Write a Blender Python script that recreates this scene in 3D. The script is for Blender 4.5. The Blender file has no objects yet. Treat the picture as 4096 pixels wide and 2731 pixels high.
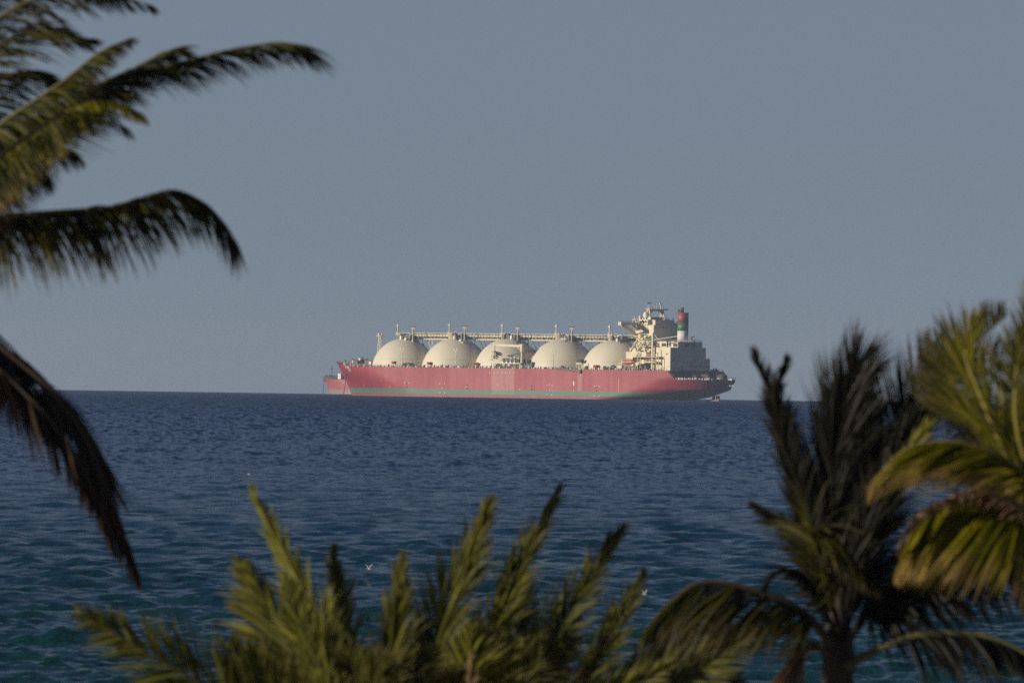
import bpy, math, random
import numpy as np
from mathutils import Vector, Matrix

rnd = random.Random(7)
scene = bpy.context.scene
COL = scene.collection
PI = math.pi
R = math.radians

# ---------------------------------------------------------------- camera
LENS, SENSOR = 400.0, 36.0
FPX = 4096 * LENS / SENSOR              # pixels per unit tangent, 4096 px wide frame
CAM_Z = 6.5
EARTH = 7.43e6                          # earth radius with refraction: the sea really curves away
ROLL = math.atan(0.01474)
PITCH = 160.0 / FPX
f0 = Vector((0, math.cos(PITCH), math.sin(PITCH)))
u0 = Vector((0, -math.sin(PITCH), math.cos(PITCH)))
r0 = Vector((1, 0, 0))
CR = r0 * math.cos(ROLL) + u0 * math.sin(ROLL)
CU = u0 * math.cos(ROLL) - r0 * math.sin(ROLL)
CAM = Vector((0, 0, CAM_Z))
cd = bpy.data.cameras.new('camera')
cam = bpy.data.objects.new('camera', cd)
COL.objects.link(cam)
m = Matrix((CR, CU, -f0)).transposed().to_4x4()
m.translation = CAM
cam.matrix_world = m
cd.lens, cd.sensor_width, cd.sensor_fit = LENS, SENSOR, 'HORIZONTAL'
cd.clip_start, cd.clip_end = 1.0, 60000.0
cd.dof.use_dof = True
cd.dof.focus_distance = 6300
cd.dof.aperture_fstop = 7.6
scene.camera = cam

# ---------------------------------------------------------------- light
SUN_EL, SUN_AZ = R(15), R(20)           # azimuth: from the left (-x), turned 20 degrees towards the camera
sdir = Vector((-math.cos(SUN_AZ) * math.cos(SUN_EL), -math.sin(SUN_AZ) * math.cos(SUN_EL), math.sin(SUN_EL)))
sl = bpy.data.lights.new('sun', 'SUN')
sl.energy, sl.angle, sl.color = 4.2, R(0.55), (1.0, 0.88, 0.69)
so = bpy.data.objects.new('sun', sl)
COL.objects.link(so)
so.rotation_euler = sdir.to_track_quat('Z', 'Y').to_euler()
w = bpy.data.worlds.new('World')
scene.world = w
w.use_nodes = True
wn = w.node_tree.nodes
sky = wn.new('ShaderNodeTexSky')
sky.sky_type = 'NISHITA'
sky.sun_disc = False
sky.sun_elevation = SUN_EL
sky.sun_rotation = math.atan2(sdir.x, sdir.y)
sky.altitude = 5000
sky.air_density, sky.dust_density, sky.ozone_density = 1.0, 0.5, 3.0
tint = wn.new('ShaderNodeMix')           # greyer, faintly violet cast of the hazy coastal sky
tint.data_type, tint.blend_type = 'RGBA', 'MULTIPLY'
tint.inputs[0].default_value = 1.0
tint.inputs[7].default_value = (0.74, 0.80, 1.0, 1)
WL = w.node_tree.links
WL.new(sky.outputs[0], tint.inputs[6])
wtc = wn.new('ShaderNodeTexCoord')         # aerosol layer: grey blue low down, clear sky higher up
wsp = wn.new('ShaderNodeSeparateXYZ')
WL.new(wtc.outputs['Generated'], wsp.inputs[0])
wmr = wn.new('ShaderNodeMapRange')
wmr.clamp = True
wmr.interpolation_type = 'SMOOTHSTEP'
for nm_, v_ in (('From Min', 0.04), ('From Max', 0.26), ('To Min', 0.76), ('To Max', 0.0)):
    wmr.inputs[nm_].default_value = v_
WL.new(wsp.outputs[2], wmr.inputs['Value'])
aer = wn.new('ShaderNodeMix')
aer.data_type = 'RGBA'
aer.inputs[7].default_value = (3.86, 4.64, 5.52, 1)
WL.new(wmr.outputs[0], aer.inputs[0])
WL.new(tint.outputs[2], aer.inputs[6])
WL.new(aer.outputs[2], wn['Background'].inputs[0])
wn['Background'].inputs[1].default_value = 0.05
scene.view_settings.view_transform = 'Standard'
scene.view_settings.look = 'None'
scene.view_settings.exposure = 0.0
scene.view_settings.gamma = 1.0
scene.cycles.use_denoising = False
scene.cycles.max_bounces = 6
scene.cycles.volume_bounces = 1
scene.cycles.caustics_reflective = False
scene.cycles.caustics_refractive = False


# ---------------------------------------------------------------- helpers
def ray(px, py):
    """direction through a pixel of the 4096 x 2731 frame"""
    return (f0 + CR * ((px - 2048) / FPX) + CU * ((1365.5 - py) / FPX))


def pix(px, py, Y):
    """point at depth Y seen at a pixel of the 2352 x 1568 frame"""
    d = ray(px * 4096 / 2352, py * 4096 / 2352)
    return CAM + d * (Y / d.y)


def link(name, me, mat=None, parent=None, smooth=False):
    o = bpy.data.objects.new(name, me)
    COL.objects.link(o)
    if mat: me.materials.append(mat)
    if parent: o.parent = parent
    if smooth:
        me.polygons.foreach_set('use_smooth', [True] * len(me.polygons))
    return o


def empty(name, loc, rz=0, **kw):
    o = bpy.data.objects.new(name, None)
    COL.objects.link(o)
    o.location = loc
    o.rotation_euler = (0, 0, rz)
    o.empty_display_size = 0.5
    for k, v in kw.items(): o[k] = v
    return o


def tag(o, **kw):
    for k, v in kw.items(): o[k] = v
    return o


class MB:
    def __init__(s):
        s.v, s.f = [], []

    def add(s, vs, fs):
        b = len(s.v)
        s.v += [tuple(p) for p in vs]
        s.f += [tuple(i + b for i in f) for f in fs]
        return s

    def box(s, x0, x1, y0, y1, z0, z1):
        x0, x1 = min(x0, x1), max(x0, x1)
        y0, y1 = min(y0, y1), max(y0, y1)
        z0, z1 = min(z0, z1), max(z0, z1)
        return s.add([(x, y, z) for z in (z0, z1) for x, y in ((x0, y0), (x1, y0), (x1, y1), (x0, y1))],
                     [(3, 2, 1, 0), (4, 5, 6, 7), (0, 1, 5, 4), (1, 2, 6, 5), (2, 3, 7, 6), (3, 0, 4, 7)])

    def cyl(s, p0, p1, ra, rb=None, n=10):
        rb = ra if rb is None else rb
        p0, p1 = Vector(p0), Vector(p1)
        d = (p1 - p0).normalized()
        a = d.orthogonal().normalized()
        b = d.cross(a)
        vs = []
        for p, rr in ((p0, ra), (p1, rb)):
            for i in range(n):
                t = 2 * PI * i / n
                vs.append(p + (a * math.cos(t) + b * math.sin(t)) * rr)
        fs = [(i, (i + 1) % n, n + (i + 1) % n, n + i) for i in range(n)]
        fs += [tuple(range(n - 1, -1, -1)), tuple(range(n, 2 * n))]
        return s.add(vs, fs)

    def bar(s, p0, p1, wa, wb=None):
        """square section bar"""
        wb = wa if wb is None else wb
        p0, p1 = Vector(p0), Vector(p1)
        d = (p1 - p0).normalized()
        up = Vector((0, 0, 1)) if abs(d.z) < 0.95 else Vector((1, 0, 0))
        a = d.cross(up).normalized()
        b = a.cross(d)
        vs = []
        for p in (p0, p1):
            for i, j in ((-1, -1), (1, -1), (1, 1), (-1, 1)):
                vs.append(p + a * (i * wa / 2) + b * (j * wb / 2))
        return s.add(vs, [(0, 1, 5, 4), (1, 2, 6, 5), (2, 3, 7, 6), (3, 0, 4, 7), (3, 2, 1, 0), (4, 5, 6, 7)])

    def tube(s, pts, radii, n=8):
        pts = [Vector(p) for p in pts]
        base = len(s.v)
        prev = None
        for k, p in enumerate(pts):
            d = (pts[min(k + 1, len(pts) - 1)] - pts[max(k - 1, 0)]).normalized()
            a = d.orthogonal().normalized() if prev is None else (prev - d * prev.dot(d)).normalized()
            prev = a
            b = d.cross(a)
            rr = radii[k] if hasattr(radii, '__len__') else radii
            for i in range(n):
                t = 2 * PI * i / n
                s.v.append(tuple(p + (a * math.cos(t) + b * math.sin(t)) * rr))
        for k in range(len(pts) - 1):
            for i in range(n):
                j = (i + 1) % n
                s.f.append((base + k * n + i, base + k * n + j, base + (k + 1) * n + j, base + (k + 1) * n + i))
        s.f.append(tuple(base + i for i in range(n - 1, -1, -1)))
        e = base + (len(pts) - 1) * n
        s.f.append(tuple(e + i for i in range(n)))
        return s

    def lathe(s, prof, cx, cy, n=48, sx=1.0, sy=1.0):
        base = len(s.v)
        for rr, z in prof:
            for i in range(n):
                t = 2 * PI * i / n
                s.v.append((cx + rr * sx * math.cos(t), cy + rr * sy * math.sin(t), z))
        for k in range(len(prof) - 1):
            for i in range(n):
                j = (i + 1) % n
                s.f.append((base + k * n + i, base + k * n + j, base + (k + 1) * n + j, base + (k + 1) * n + i))
        e = base + (len(prof) - 1) * n
        s.f.append(tuple(e + i for i in range(n)))
        s.f.append(tuple(base + i for i in range(n - 1, -1, -1)))
        return s

    def ball(s, c, rx, ry=None, rz=None, n=12):
        ry = rx if ry is None else ry
        rz = rx if rz is None else rz
        k = n // 2
        prof = [(max(0.001, math.sin(PI * i / k)), -math.cos(PI * i / k)) for i in range(k + 1)]
        base = len(s.v)
        for rr, z in prof:
            for i in range(n):
                t = 2 * PI * i / n
                s.v.append((c[0] + rr * rx * math.cos(t), c[1] + rr * ry * math.sin(t), c[2] + z * rz))
        for q in range(k):
            for i in range(n):
                j = (i + 1) % n
                s.f.append((base + q * n + i, base + q * n + j, base + (q + 1) * n + j, base + (q + 1) * n + i))
        return s

    def cut(s):
        """end of one piece: build_each makes every piece an object of its own"""
        s.c = getattr(s, 'c', []) + [(len(s.v), len(s.f))]
        return s

    def build_each(s, name, mat, parent=None, smooth=False):
        v0 = f0_ = 0
        out = []
        for v1, f1 in s.c:
            if f1 > f0_:
                p = MB()
                p.v = s.v[v0:v1]
                p.f = [tuple(i - v0 for i in f) for f in s.f[f0_:f1]]
                out.append(p.build(name, mat, parent, smooth))
            v0, f0_ = v1, f1
        return out

    def build(s, name, mat, parent=None, smooth=False, **kw):
        me = bpy.data.meshes.new(name)
        me.from_pydata(s.v, [], s.f)
        me.update()
        o = link(name, me, mat, parent, smooth)
        for k, v in kw.items(): o[k] = v
        return o


# ---------------------------------------------------------------- materials
def nodes(name):
    mt = bpy.data.materials.new(name)
    mt.use_nodes = True
    nt = mt.node_tree
    return mt, nt, nt.nodes, nt.links, nt.nodes['Principled BSDF']


def paint(name, col, rough=0.5, var=0.12, scale=0.5, spec=0.5, metal=0.0, streak=True):
    """painted or bare surface with uneven wear; streaks run down with the object's z"""
    mt, nt, N, L, b = nodes(name)
    tc = N.new('ShaderNodeTexCoord')
    mp = N.new('ShaderNodeMapping')
    mp.inputs['Scale'].default_value = (scale, scale, scale * (0.12 if streak else 1.0))
    nz = N.new('ShaderNodeTexNoise')
    nz.inputs['Scale'].default_value = 1.0
    nz.inputs['Detail'].default_value = 5
    L.new(tc.outputs['Object'], mp.inputs[0])
    L.new(mp.outputs[0], nz.inputs[0])
    rp = N.new('ShaderNodeValToRGB')
    rp.color_ramp.elements[0].position, rp.color_ramp.elements[1].position = 0.3, 0.72
    a = [max(0, c * (1 - var)) for c in col]
    c2 = [min(1, c * (1 + var * 0.6)) for c in col]
    rp.color_ramp.elements[0].color = (*a, 1)
    rp.color_ramp.elements[1].color = (*c2, 1)
    L.new(nz.outputs[0], rp.inputs[0])
    L.new(rp.outputs[0], b.inputs['Base Color'])
    b.inputs['Roughness'].default_value = rough
    b.inputs['Metallic'].default_value = metal
    b.inputs['Specular IOR Level'].default_value = spec
    return mt


M = {
    'cream': paint('cream_paint', (0.78, 0.70, 0.50), 0.5, 0.14, 0.35),
    'tank': paint('tank_paint', (0.80, 0.735, 0.575), 0.55, 0.05, 0.14),
    'white': paint('white_paint', (0.80, 0.78, 0.70), 0.5, 0.12, 0.5),
    'grey': paint('grey_steel', (0.16, 0.155, 0.14), 0.6, 0.35, 0.8),
    'dark': paint('dark_machinery', (0.035, 0.036, 0.035), 0.6, 0.5, 0.8),
    'brown': paint('rusty_pipework', (0.22, 0.155, 0.095), 0.7, 0.4, 0.9),
    'deck': paint('deck_green_paint', (0.10, 0.085, 0.07), 0.7, 0.3, 0.3),
    'red': paint('red_paint', (0.55, 0.045, 0.03), 0.45, 0.15, 0.8),
    'orange': paint('orange_gel_coat', (0.62, 0.085, 0.04), 0.4, 0.12, 0.8),
    'glass': paint('dark_window_glass', (0.02, 0.022, 0.025), 0.12, 0.3, 0.6),
    'rudder': paint('rudder_antifouling', (0.30, 0.20, 0.15), 0.7, 0.3, 0.8),
    'f_red': paint('funnel_red', (0.38, 0.075, 0.085), 0.45, 0.1, 0.5),
    'f_green': paint('funnel_green', (0.045, 0.20, 0.085), 0.45, 0.1, 0.5),
    'f_white': paint('funnel_white', (0.80, 0.79, 0.74), 0.45, 0.06, 0.5),
    'chain': paint('chain_steel', (0.03, 0.028, 0.026), 0.7, 0.3, 1.0),
    'ltr': paint('white_lettering', (0.80, 0.74, 0.70), 0.5, 0.1, 1.0),
    'ltrd': paint('dark_lettering', (0.05, 0.05, 0.05), 0.5, 0.1, 1.0),
}


def band(nt, src, a, b, soft):
    """1 where a < src < b"""
    N, L = nt.nodes, nt.links
    outs = []
    for lo, hi in ((a - soft, a + soft), (b + soft, b - soft)):
        r_ = N.new('ShaderNodeMapRange')
        r_.clamp = True
        r_.inputs['From Min'].default_value, r_.inputs['From Max'].default_value = lo, hi
        L.new(src, r_.inputs['Value'])
        outs.append(r_.outputs[0])
    mu = N.new('ShaderNodeMath')
    mu.operation = 'MULTIPLY'
    L.new(outs[0], mu.inputs[0])
    L.new(outs[1], mu.inputs[1])
    return mu.outputs[0]


def mixc(nt, fac, a, b):
    mx = nt.nodes.new('ShaderNodeMix')
    mx.data_type = 'RGBA'
    for s_, v in ((mx.inputs[0], fac), (mx.inputs[6], a), (mx.inputs[7], b)):
        if hasattr(v, 'is_linked'): nt.links.new(v, s_)
        elif isinstance(v, (int, float)): s_.default_value = v
        else: s_.default_value = (*v, 1)
    return mx.outputs[2]


def mth(nt, op, a, b=None):
    n_ = nt.nodes.new('ShaderNodeMath')
    n_.operation = op
    for i, v in enumerate((a, b)):
        if v is None: continue
        if hasattr(v, 'is_linked'): nt.links.new(v, n_.inputs[i])
        else: n_.inputs[i].default_value = v
    return n_.outputs[0]


def noise(nt, co, scale, detail=4, sc=(1, 1, 1)):
    mp = nt.nodes.new('ShaderNodeMapping')
    mp.inputs['Scale'].default_value = sc
    nz = nt.nodes.new('ShaderNodeTexNoise')
    nz.inputs['Scale'].default_value = scale
    nz.inputs['Detail'].default_value = detail
    nt.links.new(co, mp.inputs[0])
    nt.links.new(mp.outputs[0], nz.inputs[0])
    return nz.outputs[0]


def hull_material(name, red, faded, striped=True):
    mt, nt, N, L, b = nodes(name)
    tc = N.new('ShaderNodeTexCoord')
    sp = N.new('ShaderNodeSeparateXYZ')
    co = tc.outputs['Object']
    L.new(co, sp.inputs[0])
    X, Y, Z = sp.outputs
    st = noise(nt, co, 1.0, 6, (0.16, 0.02, 0.035))          # vertical streaks
    bl = noise(nt, co, 1.0, 4, (0.03, 0.03, 0.05))           # large blotches
    sts = mth(nt, 'MULTIPLY', mth(nt, 'SUBTRACT', st, 0.38), 2.2)
    amt = mth(nt, 'ADD', mth(nt, 'MULTIPLY', sts, 0.55), mth(nt, 'MULTIPLY', mth(nt, 'SUBTRACT', bl, 0.35), 0.9))
    # sun faded along the midbody
    st2 = noise(nt, co, 1.0, 5, (0.55, 0.02, 0.03))
    amt = mth(nt, 'ADD', amt, mth(nt, 'MULTIPLY', mth(nt, 'SUBTRACT', st2, 0.5), 0.8))
    amt = mth(nt, 'MULTIPLY', amt, band(nt, X, -122, 92, 14))
    cl = N.new('ShaderNodeClamp')
    L.new(amt, cl.inputs[0])
    c = mixc(nt, cl.outputs[0], red, faded)
    # faint plate seams and rust runs from the deck edge
    rust = mth(nt, 'MULTIPLY', mth(nt, 'GREATER_THAN', noise(nt, co, 1.0, 4, (0.9, 0.02, 0.045)), 0.66), 0.35)
    c = mixc(nt, rust, c, (0.20, 0.06, 0.045))
    seam = mth(nt, 'GREATER_THAN', mth(nt, 'FRACT', mth(nt, 'MULTIPLY', Z, 0.36)), 0.9)
    c = mixc(nt, mth(nt, 'MULTIPLY', seam, 0.12), c, (0.16, 0.05, 0.06))
    if striped:
        fine = noise(nt, co, 1.0, 5, (1.3, 0.02, 0.05))
        pan = mth(nt, 'MULTIPLY', band(nt, X, -26.5, -8.8, 0.15), mth(nt, 'ADD', 0.08, mth(nt, 'MULTIPLY', fine, 0.6)))
        c = mixc(nt, pan, c, (0.56, 0.33, 0.28))
        pan2 = mth(nt, 'MULTIPLY', band(nt, X, -78.5, -75, 0.5), 0.35)
        c = mixc(nt, pan2, c, (0.56, 0.33, 0.30))
        pan3 = mth(nt, 'MULTIPLY', band(nt, X, -106.4, -105.8, 0.1), mth(nt, 'MULTIPLY', band(nt, Z, -1, 12, 1), 0.5))
        c = mixc(nt, pan3, c, (0.6, 0.5, 0.42))
        g = mixc(nt, mth(nt, 'MULTIPLY', st, 0.5), (0.07, 0.20, 0.125), (0.16, 0.28, 0.20))
        g = mixc(nt, pan, g, (0.22, 0.33, 0.22))
        c = mixc(nt, band(nt, Z, 2.0, 4.55, 0.06), c, g)
        bt = mixc(nt, noise(nt, co, 1.0, 5, (0.2, 0.2, 0.7)), (0.22, 0.055, 0.06), (0.33, 0.12, 0.125))
        c = mixc(nt, band(nt, Z, -9, 2.0, 0.06), c, bt)
    else:
        bt = mixc(nt, noise(nt, co, 1.0, 5, (0.2, 0.2, 0.7)), (0.33, 0.22, 0.20), (0.42, 0.25, 0.22))
        c = mixc(nt, band(nt, Z, -9, 4.0, 0.2), c, bt)
    L.new(c, b.inputs['Base Color'])
    b.inputs['Roughness'].default_value = 0.55
    bp = N.new('ShaderNodeBump')
    bp.inputs['Strength'].default_value = 0.25
    bp.inputs['Distance'].default_value = 0.3
    L.new(noise(nt, co, 1.0, 3, (0.35, 0.35, 0.45)), bp.inputs['Height'])
    L.new(bp.outputs[0], b.inputs['Normal'])
    return mt


def leaf_material(name, dark, light, dry, gloss=0.5, trans=0.45):
    """colour from the mesh: r = how far out along the leaflet, g = leaflet tone, b = dryness"""
    mt, nt, N, L, b = nodes(name)
    at = N.new('ShaderNodeAttribute')
    at.attribute_name = 'leaf'
    sp = N.new('ShaderNodeSeparateColor')
    L.new(at.outputs['Color'], sp.inputs[0])
    c = mixc(nt, sp.outputs[1], dark, light)
    tipm = N.new('ShaderNodeMapRange')
    tipm.clamp = True
    tipm.inputs['From Min'].default_value = 0.62
    tipm.inputs['From Max'].default_value = 1.0
    L.new(sp.outputs[0], tipm.inputs['Value'])
    c = mixc(nt, mth(nt, 'MULTIPLY', tipm.outputs[0], sp.outputs[2]), c, dry)
    L.new(c, b.inputs['Base Color'])
    b.inputs['Roughness'].default_value = gloss
    b.inputs['Specular IOR Level'].default_value = 0.16
    tr = N.new('ShaderNodeBsdfTranslucent')
    L.new(mixc(nt, 0.35, c, light), tr.inputs[0])
    ms = N.new('ShaderNodeMixShader')
    ms.inputs[0].default_value = trans
    L.new(b.outputs[0], ms.inputs[1])
    L.new(tr.outputs[0], ms.inputs[2])
    L.new(ms.outputs[0], N['Material Output'].inputs[0])
    return mt


LEAF = {
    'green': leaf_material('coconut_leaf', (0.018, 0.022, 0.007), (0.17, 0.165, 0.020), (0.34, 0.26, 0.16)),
    'dark': leaf_material('coconut_leaf_shaded', (0.010, 0.011, 0.006), (0.028, 0.028, 0.012), (0.20, 0.16, 0.10), trans=0.2),  # coconut leaf in shadow: the shade is put into the colour
    'shade': leaf_material('coconut_leaf_deep_shade', (0.006, 0.007, 0.004), (0.020, 0.020, 0.010), (0.12, 0.10, 0.06), trans=0.12),  # deeper shaded copy, for the dark palm on the right
    'yellow': leaf_material('coconut_leaf_yellow', (0.15, 0.155, 0.008), (0.54, 0.47, 0.018), (0.50, 0.34, 0.17)),
    'date': leaf_material('date_palm_leaf', (0.032, 0.038, 0.009), (0.30, 0.30, 0.036), (0.30, 0.24, 0.13)),
    'bright': leaf_material('date_palm_leaf_bright', (0.15, 0.165, 0.02), (0.44, 0.43, 0.07), (0.35, 0.28, 0.15)),
    'dead': leaf_material('dead_palm_leaf', (0.030, 0.020, 0.012), (0.085, 0.055, 0.030), (0.12, 0.085, 0.055), 0.7, 0.15),
    'tan': leaf_material('dry_palm_leaf', (0.14, 0.085, 0.045), (0.36, 0.24, 0.13), (0.42, 0.30, 0.18), 0.7, 0.2),
}
M['rib'] = paint('palm_midrib', (0.10, 0.095, 0.03), 0.5, 0.2, 6.0)
M['rib_y'] = paint('palm_midrib_yellow', (0.30, 0.26, 0.06), 0.5, 0.2, 6.0)
M['rib_d'] = paint('palm_midrib_dry', (0.10, 0.07, 0.04), 0.7, 0.3, 6.0)
M['rib_t'] = paint('palm_midrib_tan', (0.42, 0.30, 0.16), 0.6, 0.2, 6.0)
M['rib_k'] = paint('palm_midrib_dark', (0.018, 0.017, 0.009), 0.8, 0.2, 6.0, spec=0.05)
M['trunk'] = paint('palm_trunk_bark', (0.06, 0.045, 0.032), 0.9, 0.5, 5.0, streak=False)

# ---------------------------------------------------------------- sea, ground, air
def sea_material():
    mt, nt, N, L, b = nodes('sea_water')
    tc = N.new('ShaderNodeTexCoord')
    co = tc.outputs['Object']
    sp = N.new('ShaderNodeSeparateXYZ')
    L.new(co, sp.inputs[0])
    near = N.new('ShaderNodeMapRange')
    near.clamp = True
    near.inputs['From Min'].default_value, near.inputs['From Max'].default_value = 240, 750
    L.new(sp.outputs[1], near.inputs['Value'])
    pat = noise(nt, co, 1.0, 3, (0.012, 0.006, 0.0))
    shal = mixc(nt, pat, (0.004, 0.036, 0.034), (0.007, 0.048, 0.041))
    deep = mixc(nt, pat, (0.002, 0.032, 0.095), (0.003, 0.042, 0.112))
    c = mixc(nt, near.outputs[0], shal, deep)
    at = N.new('ShaderNodeAttribute')
    at.attribute_name = 'foam'
    c = mixc(nt, at.outputs['Fac'], c, (0.75, 0.75, 0.72))
    L.new(c, b.inputs['Base Color'])
    b.inputs['IOR'].default_value = 1.33
    rg = N.new('ShaderNodeMapRange')
    rg.clamp = True
    rg.inputs['From Min'].default_value, rg.inputs['From Max'].default_value = 250, 4000
    rg.inputs['To Min'].default_value, rg.inputs['To Max'].default_value = 0.08, 0.42
    L.new(sp.outputs[1], rg.inputs['Value'])
    L.new(rg.outputs[0], b.inputs['Roughness'])
    # wind ripples at every scale, from gusts tens of metres wide to wavelets a hand wide
    hs = None
    for sc_, amp, dt in ((0.8, 0.10, 3), (2.6, 0.10, 3), (6.5, 0.055, 3), (15, 0.024, 2)):
        h_ = mth(nt, 'MULTIPLY', noise(nt, co, 1.0, dt, (sc_ * 0.7, sc_ * 1.3, 0.0)), amp)
        hs = h_ if hs is None else mth(nt, 'ADD', hs, h_)
    fr_ = N.new('ShaderNodeMapRange')
    fr_.clamp = True
    for nm_, v_ in (('From Min', 260), ('From Max', 2200), ('To Min', 1.0), ('To Max', 0.25)):
        fr_.inputs[nm_].default_value = v_
    L.new(sp.outputs[1], fr_.inputs['Value'])
    bp = N.new('ShaderNodeBump')
    L.new(fr_.outputs[0], bp.inputs['Strength'])
    bp.inputs['Distance'].default_value = 1.0
    L.new(hs, bp.inputs['Height'])
    an = N.new('ShaderNodeAttribute')
    an.attribute_name = 'wave_normal'
    L.new(an.outputs['Vector'], bp.inputs['Normal'])
    L.new(bp.outputs[0], b.inputs['Normal'])
    return mt


def build_sea():
    g = np.random.default_rng(11)
    # angle rows: uniform in the picture near by, to beyond the horizon
    ang = np.concatenate([np.linspace(CAM_Z / 120, CAM_Z / 225, 40, endpoint=False),
                          np.linspace(CAM_Z / 225, CAM_Z / 2600, 1500, endpoint=False),
                          np.linspace(CAM_Z / 2600, CAM_Z / 12600, 110)])
    rr = CAM_Z / ang
    dr = np.gradient(rr)
    fine = np.radians(4.2)
    th = np.concatenate([-np.radians(np.geomspace(86, 4.3, 40)), np.linspace(-fine, fine, 1250), np.radians(np.geomspace(4.3, 86, 40))])
    dth = np.gradient(th)
    Rr, T = np.meshgrid(rr, th, indexing='ij')
    X, Y = Rr * np.sin(T), Rr * np.cos(T)
    res = np.maximum(dr[:, None] * 1.0, Rr * np.abs(dth)[None, :])
    Z = np.zeros_like(X)
    SR = np.zeros_like(X)               # slope along the line of sight, slope across it
    SC = np.zeros_like(X)
    cres = Rr * np.abs(dth)[None, :]
    ST, CT = np.sin(T), np.cos(T)
    nw = 100
    lam = np.exp(g.uniform(np.log(0.45), np.log(4.2), nw))
    head = np.radians(205) + g.normal(0, 0.62, nw)      # waves run towards the beach, slightly to the left
    for l_, h_ in zip(lam, head):
        k = 2 * PI / l_
        s_ = 0.035 * (1.0 if l_ < 1.5 else (l_ / 1.5) ** -0.45)
        a = s_ / k
        sh_, ch_ = math.sin(h_), math.cos(h_)
        ph = k * (X * sh_ + Y * ch_) + g.uniform(0, 2 * PI)
        fn = np.clip((l_ / cres - 1.6) / 2.0, 0, 1)
        Z += a * np.clip((l_ / res - 1.6) / 2.0, 0, 1) * np.sin(ph)
        c_ = s_ * fn * np.cos(ph)
        SR += c_ * (sh_ * ST + ch_ * CT)
        SC += c_ * (sh_ * CT - ch_ * ST)
    sd = Z[200:600, 60:-60].std()
    crest = Z / sd
    Z = Z + 0.10 * sd * np.maximum(crest, 0) ** 2
    # longer swell keeps the far water and the horizon uneven
    for l_, h_, a in ((11, 3.2, .035), (17, 3.9, .045), (24, 3.5, .06), (42, 3.55, .08), (63, 3.3, .10), (95, 3.8, .12), (150, 3.4, .13)):
        k = 2 * PI / l_
        sh_, ch_ = math.sin(h_), math.cos(h_)
        fade = np.clip((l_ / (dr[:, None] + 0 * X) - 2.0) / 2.0, 0.0, 1)
        ph = k * (X * sh_ + Y * ch_) + g.uniform(0, 6)
        Z += a * fade * np.sin(ph)
        c_ = a * k * np.cos(ph)
        SR += c_ * (sh_ * ST + ch_ * CT)
        SC += c_ * (sh_ * CT - ch_ * ST)
    # far off only the wave faces turned this way are seen over the crests in front of them
    wf = np.clip((Rr - 230) / 550, 0, 1) ** .7
    SR = SR * (1 - wf) + np.abs(SR) * wf
    NX = -(SR * ST + SC * CT)
    NY = -(SR * CT - SC * ST)
    foam = np.clip((crest - 4.0) / 0.3, 0, 1) * (Rr < 2600)
    Z -= (X * X + Y * Y) / (2 * EARTH)
    nr, nt_ = X.shape
    me = bpy.data.meshes.new('sea')
    me.vertices.add(nr * nt_)
    me.vertices.foreach_set('co', np.stack([X, Y, Z], -1).astype(np.float32).ravel())
    i = np.arange(nr - 1)[:, None] * nt_ + np.arange(nt_ - 1)[None, :]
    q = np.stack([i, i + 1, i + nt_ + 1, i + nt_], -1)[..., ::-1].reshape(-1, 4)
    me.loops.add(q.size)
    me.loops.foreach_set('vertex_index', q.astype(np.int32).ravel())
    me.polygons.add(len(q))
    me.polygons.foreach_set('loop_start', np.arange(0, q.size, 4, dtype=np.int32))
    me.polygons.foreach_set('loop_total', np.full(len(q), 4, dtype=np.int32))
    me.polygons.foreach_set('use_smooth', np.ones(len(q), dtype=bool))
    nv = np.stack([NX, NY, np.ones_like(NX)], -1)
    nv /= np.linalg.norm(nv, axis=-1, keepdims=True)
    wa = me.attributes.new('wave_normal', 'FLOAT_VECTOR', 'POINT')
    wa.data.foreach_set('vector', nv.astype(np.float32).ravel())
    fa = me.attributes.new('foam', 'FLOAT', 'POINT')
    fa.data.foreach_set('value', foam.astype(np.float32).ravel())
    me.update(calc_edges=True)
    o = link('sea', me, sea_material())
    tag(o, kind='structure', label='rippled dark blue sea running out to the horizon', category='sea')


build_sea()


def build_ground():
    xs = np.concatenate([np.linspace(-2500, -60, 12), np.linspace(-50, 50, 41), np.linspace(60, 2500, 12)])
    ys = np.concatenate([np.linspace(-700, 60, 10), np.linspace(70, 190, 61)])
    g = np.random.default_rng(3)
    vs, fs = [], []
    for yy in ys:
        for xx in xs:
            t = min(1, max(0, (yy - 118) / 60))
            z = 0.9 - 4.0 * t * t * (3 - 2 * t) + g.uniform(-0.06, 0.06)
            vs.append((xx, yy, z))
    n = len(xs)
    for j in range(len(ys) - 1):
        for i in range(n - 1):
            fs.append((j * n + i, j * n + i + 1, (j + 1) * n + i + 1, (j + 1) * n + i))
    me = bpy.data.meshes.new('ground')
    me.from_pydata(vs, [], fs)
    o = link('ground', me, paint('beach_sand', (0.30, 0.24, 0.16), 0.95, 0.25, 0.7, streak=False), None, True)
    tag(o, kind='structure', label='sandy beach the palms grow from', category='beach')


build_ground()


def build_haze():
    mb = MB().box(-14000, 14000, -800, 13500, -32, 57)
    mt = bpy.data.materials.new('haze')
    mt.use_nodes = True
    N = mt.node_tree.nodes
    N.remove(N['Principled BSDF'])
    v = N.new('ShaderNodeVolumePrincipled')
    v.inputs['Color'].default_value = (0.66, 0.78, 1.0, 1)
    v.inputs['Density'].default_value = 3.5e-5
    v.inputs['Anisotropy'].default_value = 0.0
    mt.node_tree.links.new(v.outputs[0], N['Material Output'].inputs['Volume'])
    o = mb.build('haze', mt)
    tag(o, kind='stuff', label='thin sea haze in the air', category='haze')


build_haze()

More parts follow.
